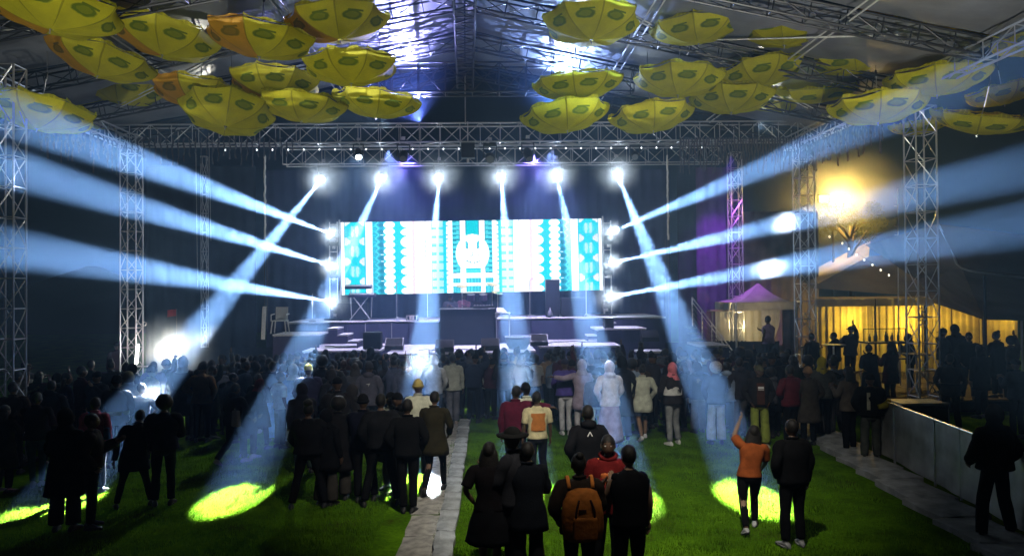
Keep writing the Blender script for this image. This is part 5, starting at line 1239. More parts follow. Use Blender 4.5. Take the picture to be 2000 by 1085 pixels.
person(533, 705, 862, 'person in light blue wide trousers standing in the steamy beam', -5, {'leg': 'close', 'la': 'bag', 'ra': 'phone'}, ('jacket', (.02, .025, .06)), ('wide', (.24, .38, .66)), ('short', HB), fem=True)
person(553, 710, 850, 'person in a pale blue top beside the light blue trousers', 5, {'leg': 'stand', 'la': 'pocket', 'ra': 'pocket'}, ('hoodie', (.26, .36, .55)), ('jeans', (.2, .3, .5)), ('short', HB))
t, q = person(498, 706, 845, 'dark jacketed person holding a white bag at hip height', 20, {'leg': 'stand', 'la': 'down', 'ra': 'bag'}, ('jacket', BLK), ('jeans', (.05, .04, .05)), ('hood', (.03, .028, .03)), shoe=(.4, .42, .4))
handbag(t, q, (.02, -.22, .98), (.36, .08, .42), M_panelw, False)
t, q = person(480, 735, 893, 'stooping dark figure in a maroon scarf with a grey bag', -40, {'leg': 'relax', 'la': 'bag', 'ra': 'bag', 'lean': .55}, ('coat', (.016, .014, .014)), ('jeans', (.03, .025, .02)), ('scarf', (.12, .02, .03)), shoe=(.6, .62, .6))
t, q = person(455, 748, 905, 'dark walking figure with a pale grey sling bag, left of the stooping one', -30, {'leg': 'walk', 'la': 'bag', 'ra': 'swing', 'lean': .1}, ('hoodie', BLK), ('jeans', BLK), ('short', HB), shoe=(.5, .5, .5))
handbag(t, q, (.2, -.1, 1.0), (.2, .1, .34), M_panelw)
person(395, 708, 862, 'man in a tan jacket with black cap left of the dark walkers', 0, {'leg': 'stand', 'la': 'hip', 'ra': 'pocket'}, ('jacket', (.34, .17, .06)), ('jeans', BLK), ('beanie', BLK))
person(358, 697, 858, 'broad man in navy, his lit white hair made as a pale hood, beside the floodlight', 0, {'leg': 'stand', 'la': 'pocket', 'ra': 'pocket'}, ('coat', (.025, .028, .05)), ('jeans', BLK), ('hood', (.6, .6, .58)))  # light on his white hair is put into a pale hood
person(320, 774, 985, 'figure with big round hair and a pale belt left of the light pool', 12, {'leg': 'stand', 'la': 'bag', 'ra': 'phone', 'lean': .08}, ('puffer', (.016, .018, .03)), ('jeans', BLK), ('afro', HB), fem=True)
person(276, 747, 905, 'person in a grey violet tee shirt standing with hands on hips', 5, {'leg': 'stand', 'la': 'hip', 'ra': 'hip'}, ('tee', (.24, .22, .27)), ('jeans', BLK), ('short', HB), skin=1)
person(252, 727, 880, 'person wrapped in a cream hooded robe behind the left crowd', 10, {'leg': 'stand', 'la': 'cross', 'ra': 'cross'}, ('robe', (.55, .54, .36)), ('jeans', BLK), ('hood', (.5, .5, .36)))
person(300, 705, 850, 'person in a violet padded jacket by the tube lamp', 0, {'leg': 'stand', 'la': 'pocket', 'ra': 'pocket'}, ('puffer', (.12, .08, .26)), ('jeans', BLK), ('short', HB))
person(228, 668, None, 'person in a dim maroon jacket standing behind everyone at the left', 30, {'leg': 'stand'}, ('jacket', (.03, .006, .01)), ('jeans', BLK), ('cap', BLK), H=1.8)
person(190, 725, None, 'person in a dark jacket holding a pale cup to the mouth', 170, {'leg': 'stand', 'la': 'drink', 'ra': 'pocket'}, ('jacket', (.03, .03, .045)), ('jeans', BLK), ('cap', BLK), H=1.74, skin=2)
t, q = person(228, 733, 912, 'man in black with an olive band round his waist at the left', 6, {'leg': 'stand', 'la': 'bag', 'ra': 'bag'}, ('jacket', BLK), ('jeans', BLK), ('beanie', BLK))
b = MB(); n = 20; R = [[bend((.225*math.cos(2*PI*j/n), .165*math.sin(2*PI*j/n), z), q) for j in range(n)] for z in (1.0, 1.07)]; b.rings(R, cap=False); add('waist_band', b.mesh('waist_band', [cloth(.20, .19, .06, 'olive_band')], True), t)
person(262, 800, 988, 'black figure dancing with legs wide apart left of the light pool', 20, {'leg': 'wide', 'la': 'back', 'ra': 'swing', 'lean': .25, 'side': .12}, ('long', BLK), ('leggings', BLK), ('short', HB))
person(128, 800, 1035, 'huge black silhouette nearest the camera at the left', 0, {'leg': 'stand', 'la': 'bag', 'ra': 'bag'}, ('coat', BLK), ('wide', BLK), ('hood', BLK))
person(178, 806, 1030, 'black silhouette with a red lit profile beside the huge one', -70, {'leg': 'stand', 'la': 'phone', 'ra': 'pocket'}, ('puffer', (.014, .008, .008)), ('jeans', BLK), ('short', HB), skin=0)
t, q = person(186, 775, 960, 'person in a pink shirt and blue bag mostly hidden by the left silhouettes', 0, {'leg': 'stand'}, ('shirt', (.75, .20, .36)), ('jeans', BLK), ('short', HB)); handbag(t, q, (.24, -.06, 1.08), (.1, .12, .22), cloth(.05, .14, .42, 'blue_bag'))
person(72, 765, 948, 'woman in teal leggings standing at the far left', 10, {'leg': 'close', 'la': 'hip', 'ra': 'phone'}, ('jacket', BLK), ('leggings', (.05, .15, .13)), ('short', HB), fem=True, shoe=(.4, .42, .4))
person(25, 745, 925, 'dim figure in a brown jacket at the left edge', 20, {'leg': 'stand', 'la': 'pocket', 'ra': 'pocket'}, ('jacket', (.07, .045, .035)), ('jeans', BLK), ('short', HB))
person(8, 790, 960, 'dark figure with a raised drink cut by the left edge', -20, {'leg': 'stand', 'la': 'drink', 'ra': 'drink'}, ('coat', (.02, .018, .018)), ('jeans', BLK), ('braids', HB), fem=True)
person(100, 742, None, 'dark figure with a rim lit shoulder behind the teal leggings', 0, {'leg': 'stand', 'ra': 'phone'}, ('hoodie', BLK), ('jeans', BLK), ('short', HB), H=1.7)
# --- middle right
person(1105, 700, 848, 'woman in a violet puffer jacket and white trousers with white shoes', 0, {'leg': 'close', 'la': 'cross', 'ra': 'pocket', 'turn': .4}, ('puffer', (.10, .07, .34)), ('jeans', (.58, .58, .60)), ('capback', (.03, .025, .05)), fem=True, shoe=(.75, .75, .7))
person(1138, 703, 856, 'person in a lavender coat and pale hood right of the violet puffer', 4, {'leg': 'stand', 'la': 'out', 'ra': 'pocket'}, ('long', (.36, .30, .40)), ('jeans', (.5, .48, .5)), ('hood', (.42, .36, .40)), shoe=(.6, .6, .6))
t, q = person(1165, 722, 862, 'person in a dark grey jacket and flat black cap with a shiny shoulder bag', 10, {'leg': 'stand', 'la': 'down', 'ra': 'phone'}, ('jacket', (.07, .065, .065)), ('jeans', (.40, .40, .28)), ('cap', BLK), shoe=(.6, .6, .6))
handbag(t, q, (.14, -.18, 1.2), (.2, .1, .28), mat('shiny_black_bag', (.02, .02, .025), .15, spec=.8))
person(1192, 706, 872, 'person in a glowing white hooded top and long pale pink skirt', 5, {'leg': 'stand', 'la': 'pocket', 'ra': 'bag'}, ('hoodie', (.78, .76, .78)), ('longskirt', (.42, .32, .40)), ('hood', (.7, .62, .68)), fem=True)
person(1216, 697, 858, 'tall figure in a long black hooded coat behind the glowing white top', 0, {'leg': 'stand', 'la': 'pocket', 'ra': 'pocket'}, ('coat', (.014, .012, .022)), ('wide', (.03, .04, .10)), ('hood', BLK))
person(1256, 712, 858, 'woman in a cream cardigan over denim shorts with bare legs', 0, {'leg': 'walk', 'la': 'bag', 'ra': 'pocket'}, ('long', (.55, .57, .46)), ('shorts', (.08, .11, .20)), ('bun', HB), fem=True, skin=2, shoe=(.75, .75, .75))
t, q = person(1315, 708, 868, 'person in a pink head scarf and black and white block jacket', 15, {'leg': 'relax', 'la': 'bag', 'ra': 'pocket', 'turn': -.5}, ('jacket', (.025, .022, .024)), ('jeans', (.26, .27, .27)), ('scarf', (.72, .20, .24)), fem=True, shoe=(.75, .75, .7))
b = MB(); n = 20; R = [[bend((.215*math.cos(2*PI*j/n), .155*math.sin(2*PI*j/n), z), q) for j in range(n)] for z in (1.06, 1.15, 1.24)]; b.rings(R, cap=False); add('white_band', b.mesh('white_band', [cloth(.62, .62, .60, 'white_panel_cloth')], True), t)
for dx, ry in ((-.025, 0), (0, -.5), (.025, 0)): decal(t, q, 'letter_n', (.06+dx, -.168, 1.15), (.011, .006, .085), M_blackmetal, 0, ry)
person(1345, 702, 835, 'dim figure with a grey veil between the scarf and the beam', 0, {'leg': 'stand'}, ('long', (.08, .08, .11)), ('jeans', BLK), ('scarf', (.22, .20, .24)))
person(1366, 706, 835, 'man in a pale cap facing the camera inside the right beam', 165, {'leg': 'stand', 'la': 'pocket', 'ra': 'pocket'}, ('jacket', (.05, .08, .16)), ('jeans', (.02, .03, .06)), ('cap', (.5, .52, .55)), skin=2)
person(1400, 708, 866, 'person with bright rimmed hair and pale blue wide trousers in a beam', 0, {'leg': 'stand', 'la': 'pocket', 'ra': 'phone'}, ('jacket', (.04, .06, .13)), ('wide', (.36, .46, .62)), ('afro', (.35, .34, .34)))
person(1440, 712, 845, 'person in a dark blazer with white lapel looking left', 110, {'leg': 'stand', 'la': 'phone', 'ra': 'phone'}, ('jacket', (.02, .02, .03)), ('jeans', (.03, .04, .06)), ('short', HB), skin=2)
person(1424, 698, 835, 'person lifting a cup behind the pale blue wide trousers', 60, {'leg': 'stand', 'la': 'drink', 'ra': 'pocket'}, ('jacket', BLK), ('jeans', BLK), ('capback', BLK), skin=1)
t, q = person(1484, 712, 872, 'man in an olive cap facing the camera in yellow green trousers', 172, {'leg': 'stand', 'la': 'pocket', 'ra': 'pocket', 'turn': .5}, ('jacket', (.02, .018, .016)), ('wide', (.30, .36, .07)), ('cap', (.10, .10, .06)), skin=0, shoe=(.4, .4, .3))
b = MB(); R = []
for z in (.92, 1.1, 1.25, 1.36): R.append([bend((x_, .172-.5*x_*x_-(.04 if z > 1.3 else 0), z), q) for x_ in (-.08, -.04, 0, .04, .08)])
b.rings(R, closed=False); add('inner_shirt', b.mesh('inner_shirt', [cloth(.07, .03, .02, 'brown_tee_cloth')], True), t); decal(t, q, 'chest_print', (0, .178, 1.27), (.12, .008, .05), M_print); decal(t, q, 'chest_print', (0, .178, 1.225), (.12, .008, .012), M_print)
person(1510, 690, 850, 'dark figure in a peaked hat behind the olive cap', 0, {'leg': 'stand'}, ('coat', BLK), ('jeans', BLK), ('hat', BLK))
person(1545, 712, 870, 'figure in a dim maroon shirt near the start of the stone slabs', 20, {'leg': 'stand', 'la': 'hip', 'ra': 'pocket'}, ('jacket', (.12, .02, .03)), ('jeans', BLK), ('short', HB))
person(1580, 716, 868, 'figure in a tan beanie and grey coat beside the maroon shirt', 5, {'leg': 'stand', 'la': 'pocket', 'ra': 'pocket'}, ('coat', (.07, .06, .05)), ('jeans', BLK), ('beanie', (.30, .18, .10)))
person(1607, 697, 855, 'person in a bright yellow head wrap and grey patterned jacket', -10, {'leg': 'stand', 'la': 'phone', 'ra': 'pocket'}, ('jacket', (.12, .13, .12)), ('jeans', BLK), ('scarf', (.50, .42, .03)))
t, q = person(1660, 714, 882, 'person in a grey camouflage shirt with braided hair on the slabs', 25, {'leg': 'stand', 'la': 'phone', 'ra': 'phone'}, ('shirt', (.15, .13, .11)), ('jeans', BLK), ('braids', HB))
t, q = person(1702, 729, 898, 'man in black with a white stripe and yellow sleeve at the barrier end', -20, {'leg': 'stand', 'la': 'pocket', 'ra': 'cross', 'turn': .3}, ('puffer', (.014, .014, .014)), ('cargo', (.09, .10, .09)), ('capback', BLK), skin=0)
decal(t, q, 'white_stripe', (-.06, -.178, 1.2), (.06, .012, .34), cloth(.6, .62, .5, 'white_panel_cloth2'))
b = MB(); b.tube([bend((.12, -.2, 1.10), q), bend((.24, -.14, 1.12), q), bend((.33, -.04, 1.20), q)], [.05, .065, .05], 10, sub=3); fold(b, 0, .015, 20, 1); add('yellow_sleeve', b.mesh('yellow_sleeve', [cloth(.62, .55, .05, 'yellow_padded_cloth')], True), t)
t, q = person(932, 698, 815, 'woman in a black top showing a pale shirt hem near the top of the lawn', 0, {'leg': 'stand', 'la': 'phone', 'ra': 'phone'}, ('crop', BLK), ('wide', (.012, .012, .03)), ('long', HB), fem=True)
b = MB(); R = [[(.178*math.cos(2*PI*j/20), .13*math.sin(2*PI*j/20), z) for j in range(20)] for z in (.98, 1.06)]; b.rings(R, cap=False); add('shirt_hem', b.mesh('shirt_hem', [cloth(.5, .52, .46, 'pale_hem')], True), t)
t, q = person(958, 700, 810, 'person in a dark maroon shirt and grey jeans with a studded belt', 6, {'leg': 'stand', 'la': 'pocket', 'ra': 'hip'}, ('crop', (.12, .02, .03)), ('jeans', (.08, .09, .13)), ('short', HB), shoe=(.6, .6, .65))
b = MB()
for j in range(16): b.ell((.176*math.cos(2*PI*j/16), .128*math.sin(2*PI*j/16), 1.0), (.012, .012, .012), 6, 4)
add('belt_studs', b.mesh('belt_studs', [M_rail], True), t)
person(866, 690, 826, 'broad man in a navy coat left of the pale cream shirt', -4, {'leg': 'stand', 'la': 'pocket', 'ra': 'down'}, ('coat', (.04, .05, .09)), ('jeans', BLK), ('short', HB))
person(848, 694, 840, 'person in a white hood and pale jacket beside the smoke', 0, {'leg': 'stand', 'la': 'bag', 'ra': 'pocket'}, ('jacket', (.5, .52, .56)), ('jeans', (.06, .08, .12)), ('hood', (.7, .7, .7)))
t, q = person(722, 707, 868, 'man in a grey violet sweatshirt with a small white logo on the back', -6, {'leg': 'stand', 'la': 'pocket', 'ra': 'pocket'}, ('hoodie', (.13, .12, .16)), ('jeans', BLK), ('beanie', (.05, .05, .06)))
b = MB(); b.poly([(-.05, 0, .02), (.05, 0, .03), (.0, 0, -.045), (.012, 0, .0)]); add('logo', b.mesh('logo', [M_print]), t, bend((.02, -.192, 1.28), q))
t, q = person(694, 708, 860, 'person with a striped pale scarf over dark hair in the middle crowd', 30, {'leg': 'stand', 'la': 'phone', 'ra': 'phone'}, ('jacket', (.10, .10, .12)), ('jeans', BLK), ('long', (.05, .04, .035)), fem=True)
person(648, 722, 880, 'dark hooded person turned right below the reddish heads', 50, {'leg': 'stand', 'la': 'pocket', 'ra': 'phone'}, ('hoodie', (.025, .022, .028)), ('jeans', BLK), ('hood', (.05, .045, .05)))
person(630, 695, 850, 'tall dark figure in a long coat left of the reddish heads', -10, {'leg': 'stand', 'la': 'pocket', 'ra': 'pocket'}, ('coat', (.016, .015, .025)), ('jeans', BLK), ('afro', HB))
person(672, 702, 840, 'left one of two people with reddish hair in the crowd', 4, {'leg': 'stand', 'ra': 'phone'}, ('jacket', (.05, .03, .03)), ('jeans', BLK), ('short', (.09, .04, .03)))
person(684, 698, 838, 'right one of two people with reddish hair in the crowd', -5, {'leg': 'stand', 'la': 'phone'}, ('jacket', (.05, .03, .03)), ('jeans', BLK), ('long', (.08, .03, .025)), fem=True)
person(770, 698, 838, 'person with light scarf and curly hair at the left of the smoke cloud', 20, {'leg': 'stand', 'la': 'drink', 'ra': 'pocket'}, ('jacket', (.10, .11, .20)), ('jeans', BLK), ('puff', HB), skin=1)
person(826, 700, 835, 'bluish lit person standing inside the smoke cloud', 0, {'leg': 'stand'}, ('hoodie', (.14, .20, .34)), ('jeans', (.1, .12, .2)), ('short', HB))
person(790, 705, 842, 'shadowy person in the front of the smoke cloud', 10, {'leg': 'stand', 'ra': 'high'}, ('jacket', (.12, .13, .22)), ('jeans', BLK), ('cap', BLK))
# --- packed rows below the stage
rnd = random.Random(21)
pose_pool = [{'leg': 'stand', 'ra': 'high', 'la': 'phone', 'side': .06}, {'leg': 'wide', 'la': 'cross', 'ra': 'drink', 'lean': .1, 'twist': .3}, {'leg': 'relax', 'la': 'down', 'ra': 'out', 'side': -.07, 'turn': .6}, {'leg': 'stand', 'tilt': -.15, 'twist': -.25}, {'leg': 'relax', 'la': 'pocket', 'ra': 'pocket'}, {'leg': 'stand', 'ra': 'phone', 'la': 'phone'}, {'leg': 'relax', 'la': 'cross', 'ra': 'cross', 'turn': .4}, {'leg': 'stand', 'la': 'hip', 'ra': 'down', 'turn': -.5}, {'leg': 'stand', 'ra': 'drink', 'la': 'pocket', 'tilt': .1}]
hairs = ['short', 'short', 'afro', 'long', 'cap', 'beanie', 'hood', 'bun', 'braids', 'puff', 'fade']
xs_ = []
for row, (Yr, n, x0_, x1_) in enumerate(((18.7, 24, 400, 1330), (19.6, 38, 380, 1500), (20.4, 40, 420, 1560), (21.1, 36, 470, 1420))):
    for i in range(n):
        px = x0_+(x1_-x0_)*(i+.5)/n+rnd.uniform(-11, 11)
        if row == 0 and 885 < px < 1090: continue
        fem = rnd.random() < .45; Hh = rnd.uniform(1.58, 1.72) if fem else rnd.uniform(1.66, 1.84); y_ = Yr+rnd.uniform(-.35, .35); p_ = V(px, 700, y_)
        c_ = rnd.choice([(.014, .014, .02), (.03, .028, .035), (.02, .025, .05), (.05, .04, .04), (.012, .012, .012), (.07, .02, .03), (.10, .10, .12), (.42, .42, .40), (.26, .17, .09), (.13, .17, .26)])
        ytop = 563
        # head top pixel for this height
        hp_ = G(px, 800); 
        tk = rnd.choice(['jacket', 'hoodie', 'puffer', 'tee', 'shirt', 'long']); hk = rnd.choice(hairs)
        under = [w_ for x_, w_ in ((470, 'left of the stage'), (600, 'below the plastic chair'), (700, 'below the keyboard'), (800, 'below the rack unit'), (860, 'left of the desk'), (965, 'below the desk'), (1050, 'below the round tub'), (1140, 'below the black speaker'), (1230, 'below the right screen edge'), (1340, 'below the right wing'), (1440, 'by the stage stairs'), (9999, 'by the pagoda tent')) if px < x_][0]
        lab_ = 'spectator with %s in %s %s, %s row, %s' % ({'short': 'short hair', 'afro': 'round afro', 'long': 'long hair', 'cap': 'a cap', 'beanie': 'a beanie', 'hood': 'hood up', 'bun': 'a hair bun', 'braids': 'long braids', 'puff': 'a hair puff', 'fade': 'cropped hair'}[hk], {.014: 'blackish', .03: 'charcoal', .02: 'navy', .05: 'brownish', .012: 'black', .07: 'maroon', .10: 'grey', .42: 'whitish', .26: 'tan', .13: 'denim blue'}[c_[0]], {'tee': 'tee', 'long': 'long top'}.get(tk, tk), ('front', 'second', 'third', 'back')[row], under)
        t = person(px, 542.5, None, lab_, rnd.uniform(-45, 45), rnd.choice(pose_pool), (tk, c_), ('jeans', BLK), (hk, HB), fem, Y=y_, group='spectators packed below the stage', skin=rnd.choice([0, 0, 1]))[0]
        t.location = (p_.x, y_, 0); s_ = Hh/1.73; t.scale = (s_**.5, s_**.5, s_)
# --- darker figures filling the middle distance at both sides
fill = [(x_, 850+rnd.uniform(-22, 40)) for x_ in range(30, 340, 26)]+[(x_, 848+rnd.uniform(-12, 30)) for x_ in range(385, 700, 24)]+[(x_, 842+rnd.uniform(-10, 14)) for x_ in range(1230, 1660, 27)]
for i, (px, yf) in enumerate(fill):
    px += rnd.uniform(-8, 8); g_ = G(px, yf); fem = rnd.random() < .4; Hh = rnd.uniform(1.56, 1.7) if fem else rnd.uniform(1.66, 1.85)
    ck, c_ = rnd.choice([('blackish', (.014, .014, .02)), ('charcoal', (.03, .028, .035)), ('navy', (.02, .025, .05)), ('brownish', (.05, .04, .03)), ('maroon', (.07, .02, .03)), ('grey', (.11, .11, .13)), ('dull green', (.03, .04, .025)), ('whitish', (.45, .45, .42)), ('tan', (.28, .18, .10)), ('pale blue', (.25, .32, .45))])
    tk = rnd.choice(['jacket', 'hoodie', 'puffer', 'tee', 'shirt', 'coat']); hk = rnd.choice(hairs)
    side_ = 'left edge crowd' if px < 200 else 'crowd by the tube lamp' if px < 350 else 'crowd near the left floodlight' if px < 520 else 'crowd left of the path' if px < 720 else 'crowd right of centre' if px < 1400 else 'crowd by the slabs'
    lab_ = '%s figure, %s, %s %s, in the %s' % (('Taller' if Hh > 1.7 else 'Shorter'), {'short': 'short hair', 'afro': 'round afro', 'long': 'long hair', 'cap': 'a cap', 'beanie': 'a beanie', 'hood': 'hood up', 'bun': 'a hair bun', 'braids': 'long braids', 'puff': 'a hair puff', 'fade': 'cropped hair'}[hk], ck, tk, side_)
    t = person(px, 542.5, None, lab_.lower(), rnd.uniform(-60, 60), rnd.choice(pose_pool), (tk, c_), (rnd.choice(['jeans', 'cargo', 'wide', 'leggings']), rnd.choice([BLK, (.03, .03, .05), (.08, .08, .09)])), (hk, HB), fem, Y=g_.y, group='dark figures in the middle distance', skin=rnd.choice([0, 0, 1]))[0]
    t.location = (g_.x, g_.y, 0); s_ = Hh/1.73; t.scale = (s_**.5, s_**.5, s_)
# --- on stage
person(880, 574, None, 'performer with headphones standing behind the desk', 175, {'leg': 'stand', 'la': 'phone', 'ra': 'phone', 'nod': .25}, ('jacket', (.05, .05, .07)), ('jeans', BLK), ('cap', BLK), Y=26.6, z0=1.66, skin=1)
person(906, 572, None, 'performer in a pinkish shirt behind the desk beside the headphones', 160, {'leg': 'stand', 'la': 'phone', 'ra': 'cross'}, ('tee', (.30, .12, .18)), ('jeans', BLK), ('short', HB), Y=27.4, z0=1.66, skin=1)
# --- behind the barrier and at the tents
t, q = person(1500, 616, None, 'person in a pale lilac vest standing by the pagoda tent', 30, {'leg': 'stand', 'la': 'pocket', 'ra': 'phone'}, ('vest', (.5, .35, .6)), ('jeans', BLK), ('short', HB), Y=23, z0=.75)
t2 = thing('crew_platform', 'low dark platform under the person in the lilac vest', 'platform', (X(1490, 23), 23.3, 0)); block('top_board', t2, (0, 0, .72), (1.6, 1.4, .05), M_blackmetal)
for sx in (-1, 1):
    for sy in (-1, 1): bar('leg', t2, (sx*.75, sy*.65, 0), (sx*.75, sy*.65, .7), .025, M_alu)
block('skirt_panel', t2, (0, -.68, .34), (1.5, .02, .66), M_black)
BG = [(1660, 636, 22.2, 'man standing as a dark outline against the brightest yellow curtain', ('jacket', (.03, .03, .04)), 'cap', 10), (1778, 652, 22.6, 'figure bending at the left of the right tower against the yellow curtain', ('hoodie', BLK), 'hood', 50),
      (1842, 640, 19.5, 'dark figure just right of the right tower, looking left', ('puffer', BLK), 'cap', 60), (1866, 634, 19.8, 'tallest dark hooded figure right of the tower', ('hoodie', BLK), 'hood', 10), (1892, 648, 19.0, 'dark figure with grey face right of the hooded one', ('jacket', BLK), 'short', 150),
      (1946, 646, 19.4, 'dark figure with a shiny hair clip near the right edge', ('coat', BLK), 'bun', 20), (1972, 657, 20.0, 'figure with round hair in brown at the right edge of the tents', ('jacket', (.09, .06, .04)), 'afro', 0),
      (1588, 650, 22.6, 'dark figure behind the second tower, left of the cocktail table', ('jacket', BLK), 'short', 0), (1630, 648, 22.8, 'faint figure between the cocktail tables', ('hoodie', (.03, .02, .02)), 'short', 30),
      (1915, 672, 17.5, 'dark figure in front of the tent group, left of the right edge', ('long', (.02, .018, .02)), 'long', 15), (1855, 690, 16.8, 'dim figure with a grey sleeve in the gloom behind the barrier', ('shirt', (.06, .055, .05)), 'short', -30),
      (1985, 700, 16.2, 'dim figure with blue tinted jacket cut by the right edge behind the barrier', ('jacket', (.03, .035, .05)), 'cap', 10), (1738, 668, 20.5, 'maroon clad figure in the gloom behind the barrier end', ('long', (.08, .015, .02)), 'hood', 15), (1700, 672, 20.8, 'dark figure beside the maroon clad one', ('coat', BLK), 'short', -10)]
for i, (px, yt, Yp, lab, tp_, hr, fc) in enumerate(BG):
    p_ = V(px, yt, Yp); Hh = p_.z; z0 = 0
    if Hh > 1.9: z0 = Hh-1.78
    person(px, yt, None, lab, fc, pose_pool[i % 6], tp_, ('jeans', BLK), (hr, HB if hr not in ('hood', 'cap') else BLK), Y=Yp, z0=z0)
t = thing('terrace', 'low dark wooden terrace below the marquee curtains', 'terrace', (X(1780, 23), 23, 0))
for i in range(14): block('board', t, (-4.2+.62*i, 0, .30), (.6, 6.6, .05), mat('dark_decking', (.05, .035, .028), .6, nscale=6, namt=.3))
block('skirt_panel', t, (-.1, -3.3, .14), (8.6, .03, .27), M_black)

# ------------------------------------------------------------------ haze and smoke
def vol(name, col, dens, nscale=None, thr=.45, aniso=0.0, rad=None):
    m = bpy.data.materials.new(name); m.use_nodes = True; t = m.node_tree; t.nodes.remove(t.nodes['Principled BSDF'])
    v = t.nodes.new('ShaderNodeVolumePrincipled'); v.inputs['Color'].default_value = (*col, 1); v.inputs['Density'].default_value = dens; v.inputs['Anisotropy'].default_value = aniso
    if nscale:
        tc = t.nodes.new('ShaderNodeTexCoord'); n = t.nodes.new('ShaderNodeTexNoise'); n.inputs['Scale'].default_value = nscale; n.inputs['Detail'].default_value = 4; t.links.new(tc.outputs['Object'], n.inputs['Vector'])
        ln = t.nodes.new('ShaderNodeVectorMath'); ln.operation = 'LENGTH'; t.links.new(tc.outputs['Object'], ln.inputs[0])
        a = t.nodes.new('ShaderNodeMapRange'); a.inputs[1].default_value = 1.0; a.inputs[2].default_value = .15; a.inputs[3].default_value = -.4; a.inputs[4].default_value = .3; t.links.new(ln.outputs['Value'], a.inputs[0])
        s_ = t.nodes.new('ShaderNodeMath'); s_.operation = 'ADD'; t.links.new(n.outputs[0], s_.inputs[0]); t.links.new(a.outputs[0], s_.inputs[1])
        r_ = t.nodes.new('ShaderNodeMapRange'); r_.inputs[1].default_value = thr; r_.inputs[2].default_value = thr+.45; r_.inputs[3].default_value = 0; r_.inputs[4].default_value = dens; t.links.new(s_.outputs[0], r_.inputs[0]); t.links.new(r_.outputs[0], v.inputs['Density'])
    t.links.new(v.outputs[0], t.nodes['Material Output'].inputs['Volume']); return m
b = MB(); b.box((0, 140, 6.5), (312, 330, 17)); props(add('haze', b.mesh('haze', [vol('haze_air', (.29, .54, 1), .0032)])), 'thin haze from the fog machines filling the air', kind='stuff')
def puff(label, px, py, Y, rx, ry, rz, dens, ns=1.6):
    b = MB(); b.ell((0, 0, 0), (1, 1, 1), 20, 12); o = add('smoke', b.mesh('smoke', [vol('smoke_volume', (.95, .97, 1), dens, ns)]), None, V(px, py, Y), None, (rx, ry, rz)); props(o, label, 'smoke', kind='stuff')
puff('bright smoke cloud above the heads left of the path', 812, 712, 16.4, .95, .5, .62, .22)
puff('thin smoke drifting beside the left floodlight beam', 405, 662, 17.2, 1.0, .6, .7, .06)
puff('blue lit smoke between the left crowd', 296, 768, 15.3, .7, .5, .4, .25)
puff('smoke puff where the middle right beam passes the tower', 1530, 434, 19.4, .78, .5, .6, .17)
puff('smoke puff where the lower right beam passes the tower', 1500, 524, 19.9, 1.2, .6, .6, .13)
puff('steam rising in the beam right of the path', 1012, 735, 15.8, .6, .5, .9, .05)

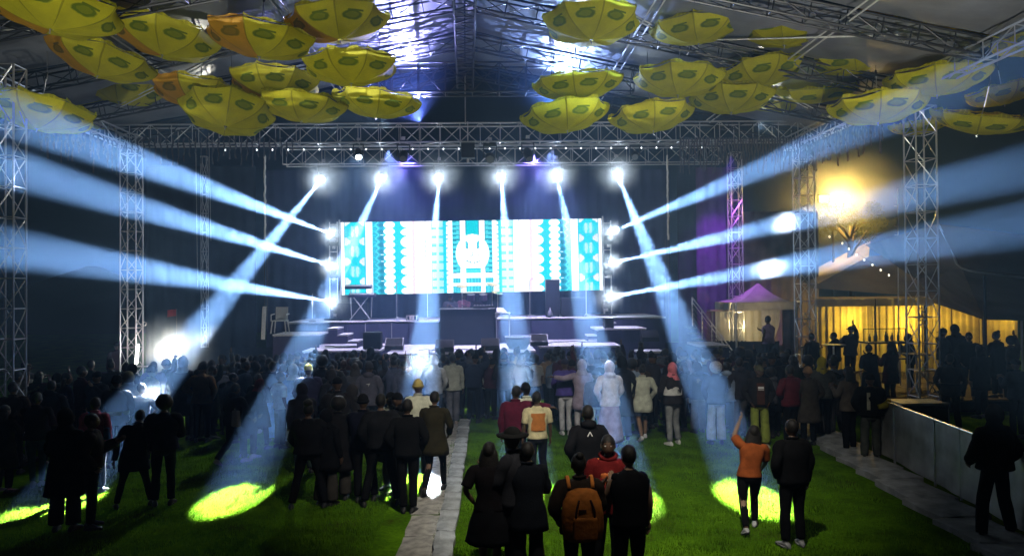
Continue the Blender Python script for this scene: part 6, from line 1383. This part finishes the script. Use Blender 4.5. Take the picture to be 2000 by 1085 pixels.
def fog(label, p, r, dens):  # local fog added to spread a glow round each lamp
    b = MB(); b.ell((0, 0, 0), (1, 1, 1), 16, 10); m = vol_soft('fog_glow_%d' % (dens*1000), dens)
    o = add('fog', b.mesh('fog', [m]), None, p, None, r); props(o, label, 'fog', kind='stuff')
def vol_soft(name, dens, col=(.9, .96, 1), pwr=2, ns=2.2):
    if name in _mats: return _mats[name]
    m = bpy.data.materials.new(name); _mats[name] = m; m.use_nodes = True; t = m.node_tree; t.nodes.remove(t.nodes['Principled BSDF'])
    v = t.nodes.new('ShaderNodeVolumePrincipled'); v.inputs['Color'].default_value = (*col, 1)
    tc = t.nodes.new('ShaderNodeTexCoord'); n = t.nodes.new('ShaderNodeTexNoise'); n.inputs['Scale'].default_value = ns; n.inputs['Detail'].default_value = 3; t.links.new(tc.outputs['Object'], n.inputs['Vector'])
    ln = t.nodes.new('ShaderNodeVectorMath'); ln.operation = 'LENGTH'; t.links.new(tc.outputs['Object'], ln.inputs[0])
    a = t.nodes.new('ShaderNodeMapRange'); a.inputs[1].default_value = 1.0; a.inputs[2].default_value = 0; a.inputs[3].default_value = 0; a.inputs[4].default_value = 1; t.links.new(ln.outputs['Value'], a.inputs[0])
    pw = t.nodes.new('ShaderNodeMath'); pw.operation = 'POWER'; pw.inputs[1].default_value = pwr; t.links.new(a.outputs[0], pw.inputs[0])
    cr = t.nodes.new('ShaderNodeMapRange'); cr.inputs[1].default_value = .34; cr.inputs[2].default_value = .68; cr.inputs[3].default_value = .12; cr.inputs[4].default_value = .95; t.links.new(n.outputs[0], cr.inputs[0])
    mu = t.nodes.new('ShaderNodeMath'); mu.operation = 'MULTIPLY'; t.links.new(pw.outputs[0], mu.inputs[0]); t.links.new(cr.outputs[0], mu.inputs[1])
    m2 = t.nodes.new('ShaderNodeMath'); m2.operation = 'MULTIPLY'; m2.inputs[1].default_value = dens*2; t.links.new(mu.outputs[0], m2.inputs[0]); t.links.new(m2.outputs[0], v.inputs['Density'])
    t.links.new(v.outputs[0], t.nodes['Material Output'].inputs['Volume']); return m
b = MB(); b.ell((0, 0, 0), (1, 1, 1), 24, 14); props(add('stage_fog', b.mesh('stage_fog', [vol_soft('stage_fog_volume', .026, (.33, .57, 1), 1.0, 7)]), None, (-.6, 21.5, 4.6), None, (15.5, 13.5, 8.5)), 'bluish fog drifting round the stage and over the crowd', kind='stuff')
for i, (x, y, tx, ty) in enumerate(TOP): fog('wisp of fog added for the glow round the %s upper beam light' % ordn[i], V(x, y, 25.7), (1.05, .8, .95), 2.4)
for i, (x, y, tx, ty, TY) in enumerate(SIDE): fog('wisp of fog added for the glow round the %s beam light %s of the screen' % (('top', 'middle', 'lowest')[i % 3], 'left' if i < 3 else 'right'), V(x, y, 26.9), (.8, .6, .7), 2.2)
fog('fog added for the yellow glow round the high floodlight', FP+Vector((0, -.3, 0)), (4.3, 2.4, 3.2), .24)
fog('fog added for the white glow round the floodlight behind the left crowd', V(338, 680, 22.2), (1.4, .9, 1.2), .9)
